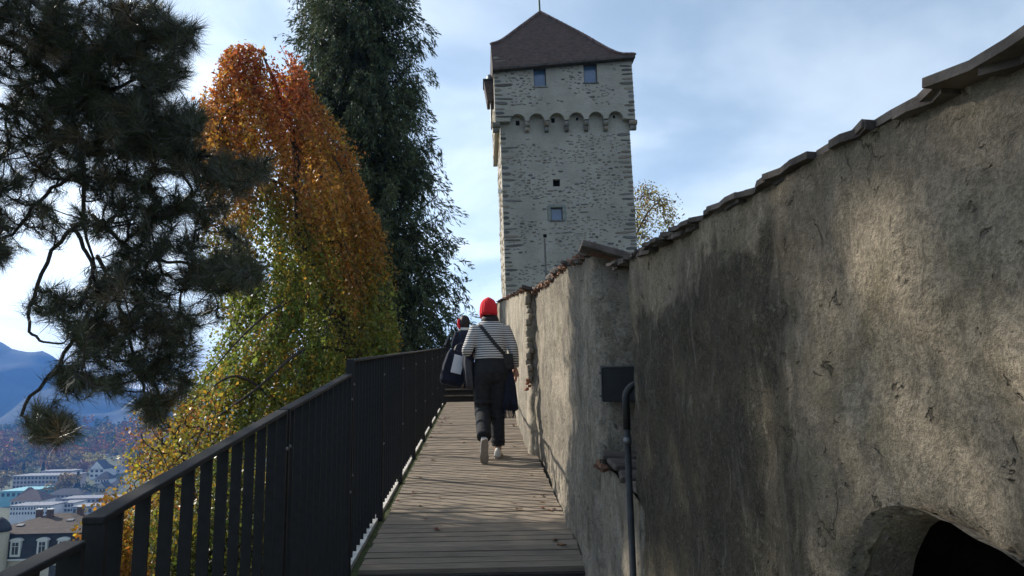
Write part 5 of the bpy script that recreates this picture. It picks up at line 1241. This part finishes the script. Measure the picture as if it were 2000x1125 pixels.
building('white_house', 'large white house with a steep pointed gable on the wooded slope', 174, 202, 934, 916, 16, 'white', 'dark', 'gable', 2, 3, Y=770, rise=0.6)
building('white_house', 'white house with dark roof set against the large gabled house', 196, 214, 930, 916, 14, 'white', 'dark', 'hip', 2, 3, Y=785, rise=0.5)
building('white_house', 'small white house near the right end of the slope, beside the beech', 216, 234, 930, 917, 14, 'white', 'grey', 'gable', 2, 3, Y=800, rise=0.4)
building('white_house', 'pale villa below the gabled white house', 184, 212, 950, 936, 14, 'white', 'dark', 'hip', 2, 5, Y=720, rise=0.5)
building('timber_house', 'cream house with a broad dark gable above the low grey roofs', 186, 206, 964, 953, 12, 'cream', 'dark', 'gable', 1, 3, Y=650, rise=0.55)
building('white_house', 'little white house high on the slope, alone above the yellow tree', 162, 180, 902, 894, 12, 'white', 'grey', 'gable', 1, 3, Y=905, rise=0.45)
building('white_house', 'wide white villa highest on the slope at right', 198, 222, 900, 892, 12, 'white', 'grey', 'hip', 1, 5, Y=920, rise=0.4)
building('white_house', 'small white gabled house among the trees on the far left slope', 23, 34, 898, 890, 10, 'white', 'grey', 'gable', 1, 2, Y=930, rise=0.7)
building('cream_house', 'pale house with hipped roof standing right of the gabled timber house', 212, 232, 962, 948, 12, 'cream', 'dark', 'hip', 2, 3, Y=665, rise=0.5)
building('low_block', 'long low grey block with flat pale roof in front of the rose offices', 120, 235, 984, 974, 18, 'grey', 'grey', 'flat', 1, 14)
building('low_block', 'white two-storey block with a strip of windows above the mansard roof', 18, 98, 1008, 989, 18, 'white', 'grey', 'flat', 2, 14, win=(0.5, 0.5))
building('low_block', 'grey flat block behind the white two-storey block', 20, 80, 988, 978, 18, 'white', 'brown', 'hip', 1, 8, rise=0.4)
building('low_block', 'small white block with big dark windows right of the mansard house', 112, 143, 1002, 984, 16, 'white', 'grey', 'flat', 2, 5, win=(0.75, 0.6))
building('low_block', 'grey row of sheds at the right edge of the town, under the railing', 140, 230, 1006, 990, 16, 'grey', 'grey', 'flat', 1, 9)
building('low_block', 'flat pale roofed block between the offices and the white villa', 92, 160, 974, 966, 14, 'grey', 'dark', 'hip', 1, 8, rise=0.3)
building('dark_roofed_house', 'brown-roofed house left of the flat blocks near the hall', 28, 62, 984, 974, 14, 'grey', 'brown', 'hip', 1, 5, rise=0.6)
# the mansard house in the foreground of the valley
def mansard():
    Y = 118.0; a, b_ = at(-60, 1046, Y), at(168, 1046, Y); W = b_[0]-a[0]; D = 17.0
    t = thing('mansard_house', 'big house with brown hipped roof over a dark slate mansard storey', 'building', ((a[0]+b_[0])/2, Y, a[2]))
    zc = at(50, 1092, Y)[2]-a[2]; hr = at(80, 1003, Y+D/2)[2]-a[2]
    m = MB(); m.span(-W/2+0.4, W/2-0.4, 0.4, D-0.4, -24, zc-0.25); m.build('wall', M_WALLS['cream'], t)
    m = MB(); m.span(-W/2-0.1, W/2+0.1, -0.1, D+0.1, zc-0.22, zc+0.02); m.build('cornice', simple('pale_trim', (0.6, 0.6, 0.58), 0.8, 0.05, 2), t)
    m = MB(); e0, e1 = 0.1, 0.75
    m.add([(-W/2+e0, e0, zc+.03), (W/2-e0, e0, zc+.03), (W/2-e0, D-e0, zc+.03), (-W/2+e0, D-e0, zc+.03), (-W/2+e1, e1, -.02), (W/2-e1, e1, -.02), (W/2-e1, D-e1, -.02), (-W/2+e1, D-e1, -.02)], [(0, 1, 5, 4), (1, 2, 6, 5), (2, 3, 7, 6), (3, 0, 4, 7)])
    m.build('mansard_slope', simple('slate', (0.028, 0.031, 0.038), 0.7, 0.3, 1.5, 0.4, 0.05), t)
    def tile_roof():
        m_, nt, b = newmat('brown_roof_tiles'); o = N(nt, 'ShaderNodeTexCoord').outputs['Object']; sp = N(nt, 'ShaderNodeSeparateXYZ'); nt.links.new(o, sp.inputs[0])
        w = math_n(nt, 'SINE', math_n(nt, 'MULTIPLY', sp.outputs['Z'], 2*math.pi/0.32)); nz = noise_tex(nt, o, 1.2, 6, 0.65)
        c = mixc(nt, ramp(nt, nz, 0.3, 0.7), (0.042, 0.031, 0.026), (0.085, 0.062, 0.050)); c = mixc(nt, ramp(nt, w, 0.2, 0.9, 0, 0.45), c, (0.05, 0.038, 0.032))
        nt.links.new(c, b.inputs['Base Color']); b.inputs['Roughness'].default_value = 0.9; return m_
    k = 7.5; m = MB(); e = 0.25
    m.add([(-W/2+e, e, 0), (W/2-e, e, 0), (W/2-e, D-e, 0), (-W/2+e, D-e, 0), (-W/2+k, D/2, hr), (W/2-k, D/2, hr)], [(0, 1, 5, 4), (1, 2, 5), (2, 3, 4, 5), (3, 0, 4), (3, 2, 1, 0)])
    rf = m.build('roof', tile_roof(), t)
    for x, y, dz in ((-0.9, D/2-1.5, 1.0), (2.6, D/2+1.0, 1.0), (-3.2, D/2-0.5, 0.9)):
        m = MB(); m.span(x-0.4, x+0.4, y-0.35, y+0.35, hr*0.6, hr+dz-0.2); ch = m.build('chimney', simple('chimney_brick', (0.12, 0.08, 0.07), 0.9, 0.2, 2), rf)
        m = MB(); m.span(x-0.5, x+0.5, y-0.45, y+0.45, hr+dz-0.197, hr+dz-0.06); m.build('chimney_cap', MATS['pale_trim'], rf)
    for x, s_ in ((-3.4, 0.42), (3.4, 0.62)):
        y = D/2*s_; m = MB(); m.box((x, y, hr*s_+0.07), (1.0, 0.8, 0.1), Matrix.Rotation(math.atan(hr/(D/2)), 3, 'X')); m.build('skylight', MATS['zinc'], rf)
    for u in (-20, 30, 82, 122):
        x = at(u, 1065, Y)[0]-t.location.x; zd = zc+0.35
        m = MB(); m.span(x-0.75, x+0.75, 0.0, 1.2, zd, zd+2.3); m.prism([(x+0.95*math.cos(q), zd+2.303+0.45*math.sin(q)) for q in np.linspace(0, math.pi, 9)], 1, -0.06, 1.3); dm = m.build('dormer', MATS['pale_trim'], t)
        m = MB(); m.span(x-0.45, x+0.45, -0.05, -0.004, zd+0.35, zd+2.1); m.build('window', M_TWIN, dm)
        m = MB(); m.span(x-0.03, x+0.03, -0.08, -0.053, zd+0.35, zd+2.1); m.span(x-0.45, x-0.033, -0.08, -0.053, zd+1.5, zd+1.56); m.span(x+0.033, x+0.45, -0.08, -0.053, zd+1.5, zd+1.56); m.build('glazing_bar', MATS['pale_trim'], dm)
    for u in (-10, 22, 60, 100, 140):
        x = at(u, 1110, Y)[0]-t.location.x; m = MB(); m.span(x-0.55, x+0.55, 0.33, 0.42, zc-3.1, zc-1.1); m.build('window', M_TWIN, t)
    # corner turret
    x = at(2, 1040, Y)[0]-t.location.x; m = MB(); m.tube([(x, -0.3, zc-6), (x, -0.3, 0.6)], 1.3, 16); tu = m.build('turret', M_WALLS['cream'], t)
    m = MB(); m.rings([[(x+r_*math.cos(q), -0.3+r_*math.sin(q), 0.603+h) for q in np.linspace(0, 2*math.pi, 16, endpoint=False)] for h, r_ in ((0, 1.55), (0.5, 1.5), (1.1, 1.2), (1.7, 0.7), (2.1, 0.1))]); m.build('turret_dome', MATS['slate'], tu, True)
mansard()

# trees of the valley
def crown_mesh(seed, n, conic=False):
    rng = np.random.default_rng(seed); lumps = rng.normal(size=(9, 3))*np.array([.33, .33, .28]); lumps[0] = 0
    if conic:
        z = rng.uniform(-0.5, 0.62, n); r_ = (0.62-z)*0.34*np.sqrt(rng.uniform(0.3, 1, n)); a = rng.uniform(0, 2*math.pi, n); P = np.stack([r_*np.cos(a), r_*np.sin(a), z], 1)
    else: P = lumps[rng.integers(0, 9, n)]+unit(rng.normal(size=(n, 3)))*rng.uniform(0.2, 0.33, (n, 1))
    S = rng.uniform(0.11, 0.19, n); C = np.clip(1+rng.normal(size=(n, 1))*0.25, 0.3, 1.8)*np.ones((n, 3))
    return leaf_quads(P, rand_dirs(n), S, S*0.85), C
def crown_material():
    m, nt, b = newmat('valley_foliage')
    a = N(nt, 'ShaderNodeAttribute', attribute_name='Col').outputs['Color']; oc = N(nt, 'ShaderNodeObjectInfo').outputs['Color']
    nt.links.new(mixc(nt, 1.0, a, oc, 'MULTIPLY'), b.inputs['Base Color']); b.inputs['Roughness'].default_value = 0.8; return m
M_CROWN = crown_material()
CR = [big_mesh('crown', *(lambda q: (q[0], 4, M_CROWN, q[1]))(crown_mesh(60+k, 520))) for k in range(4)]
CK = big_mesh('crown', *(lambda q: (q[0], 4, M_CROWN, q[1]))(crown_mesh(70, 420, True)))
tkm = MB(); tkm.tube([(0, 0, -1.3), (0, 0, -0.1)], [0.05, 0.03], 6); tkm = tkm.mesh('trunk', M_BARK)
PAL = {'orange': (0.24, 0.10, 0.03), 'rust': (0.17, 0.065, 0.03), 'ochre': (0.22, 0.15, 0.04), 'yellow': (0.32, 0.24, 0.04), 'green': (0.055, 0.075, 0.03), 'olive': (0.10, 0.10, 0.035), 'dark': (0.025, 0.04, 0.028)}
def valley_tree(u, v, Y, wpx, col, label, conic=False, hk=1.0):
    p = at(u, v, Y); s_ = wpx/FPX*Y/1.25
    t = thing('valley_tree', label, 'tree', (p[0], p[1], p[2]-1.0*s_), group='autumn trees of the valley')
    c = obj('crown', CK if conic else random.choice(CR), t, (0, 0, 1.0*s_), (0, 0, random.uniform(0, 6)), (s_, s_, s_*hk*(1.7 if conic else 1))); c.color = (*[1.35*q for q in PAL[col]], 1)
    obj('trunk', tkm, t, (0, 0, 1.0*s_), None, (s_, s_, s_*1.5))
sp_trees = [(187, 905, 840, 34, 'yellow', 'bright yellow-green tree just above the large gabled white house'), (134, 938, 640, 24, 'orange', 'glowing orange tree at the right end of the rose offices'),
            (122, 946, 630, 36, 'ochre', 'ochre tree in front of the right end of the rose offices'), (152, 940, 640, 20, 'dark', 'dark green fir beside the glowing orange tree'), (172, 958, 630, 24, 'green', 'green tree left of the gabled timber house'),
            (158, 915, 800, 26, 'rust', 'rust-coloured tree left of the large gabled white house'), (60, 925, 700, 22, 'olive', 'olive tree rising over the rose offices roof'), (45, 925, 720, 20, 'dark', 'dark fir above the left part of the rose offices'), (160, 1000, 420, 14, 'yellow', 'small yellow tree by the grey sheds'),
            (84, 920, 720, 18, 'dark', 'dark fir above the middle of the rose offices'), (5, 940, 700, 34, 'ochre', 'ochre tree at the left picture edge beside the offices')]
for q in sp_trees: valley_tree(*q, conic=(q[4] == 'dark'))
rv = random.Random(21); ORD = {}; NTH = ('leftmost', 'second', 'third', 'fourth', 'fifth', 'sixth', 'seventh', 'eighth')
names = {'orange': 'orange', 'rust': 'rust-brown', 'ochre': 'ochre', 'yellow': 'yellow', 'green': 'green', 'olive': 'olive-green', 'dark': 'dark green'}
for row, (v, Y, n_, wp) in enumerate([(912, 830, 14, 34), (898, 900, 15, 36), (884, 980, 15, 36), (870, 1050, 15, 36), (857, 1120, 15, 34), (848, 1180, 14, 30)]):
    for k in range(n_):
        u = -10+k*300/n_+rv.uniform(-9, 9); col = rv.choice(['orange', 'ochre', 'olive', 'green', 'rust', 'ochre', 'olive'] if row < 4 else ['green', 'olive', 'dark', 'rust', 'green'])
        ORD.setdefault((row, col), 0)
        if row == 0 and (165 < u < 235 or 20 < u < 36): continue
        if row == 1 and (158 < u < 226 or 18 < u < 38): continue
        ORD[(row, col)] += 1
        valley_tree(u, v+rv.uniform(-5, 5), Y+rv.uniform(-25, 25), wp*rv.uniform(0.75, 1.25), col, '%s %s tree from the left in the %s row up the wooded slope' % (NTH[ORD[(row, col)]-1], names[col], ('lowest', 'second', 'third', 'fourth', 'fifth', 'topmost')[row]), hk=rv.uniform(0.85, 1.2))
# the wood that covers the slope behind and between them, one mass
def wood():
    rng = np.random.default_rng(91); VV = []; CC = []
    for k in range(1500):
        r_ = rng.uniform(1020, 1600); a = R(rng.uniform(14, 46)); x, y = -r_*math.sin(a), r_*math.cos(a); z = terrain_z(x, y)
        q, c = crown_mesh(int(rng.integers(0, 1e6)), 34); s_ = rng.uniform(12, 19); VV.append(q*s_*np.array([1, 1, 1])*1.0+np.array([x, y, z+s_*0.3])); base = 1.5*np.array([PAL['green'], PAL['olive'], PAL['orange'], PAL['rust'], PAL['ochre'], PAL['orange']][rng.integers(0, 6)])
        CC.append(c*base)
    V = np.concatenate(VV)
    # bigger faces: enlarge each quad about its centre
    Q = V.reshape(-1, 4, 3); c = Q.mean(axis=1, keepdims=True); V = (c+(Q-c)*1.7).reshape(-1, 3)
    o = obj('hillside_wood', big_mesh('hillside_wood', V, 4, leaf_mat('far_foliage', 0.1, 1.0, 0.0), np.clip(np.concatenate(CC), .004, .6))); struct(o, 'stuff')
    o['label'] = 'autumn wood covering the far slope below the mountain'
wood()

# ------------------------------------------------------------------ air
def haze():
    m = bpy.data.materials.new('valley_haze'); m.use_nodes = True; nt = m.node_tree
    for n_ in list(nt.nodes):
        if n_.type != 'OUTPUT_MATERIAL': nt.nodes.remove(n_)
    v = N(nt, 'ShaderNodeVolumePrincipled'); v.inputs['Color'].default_value = (0.14, 0.38, 1.0, 1); v.inputs['Density'].default_value = HAZE_D; v.inputs['Anisotropy'].default_value = 0.2
    nt.links.new(v.outputs[0], nt.nodes['Material Output'].inputs['Volume'])
    b = MB(); b.span(-7400, 7400, -7400, 7400, -95, 420); o = b.build('haze', m); struct(o, 'stuff'); o['label'] = 'thin blue haze filling the valley air'
HAZE_D = 0.00018
haze()
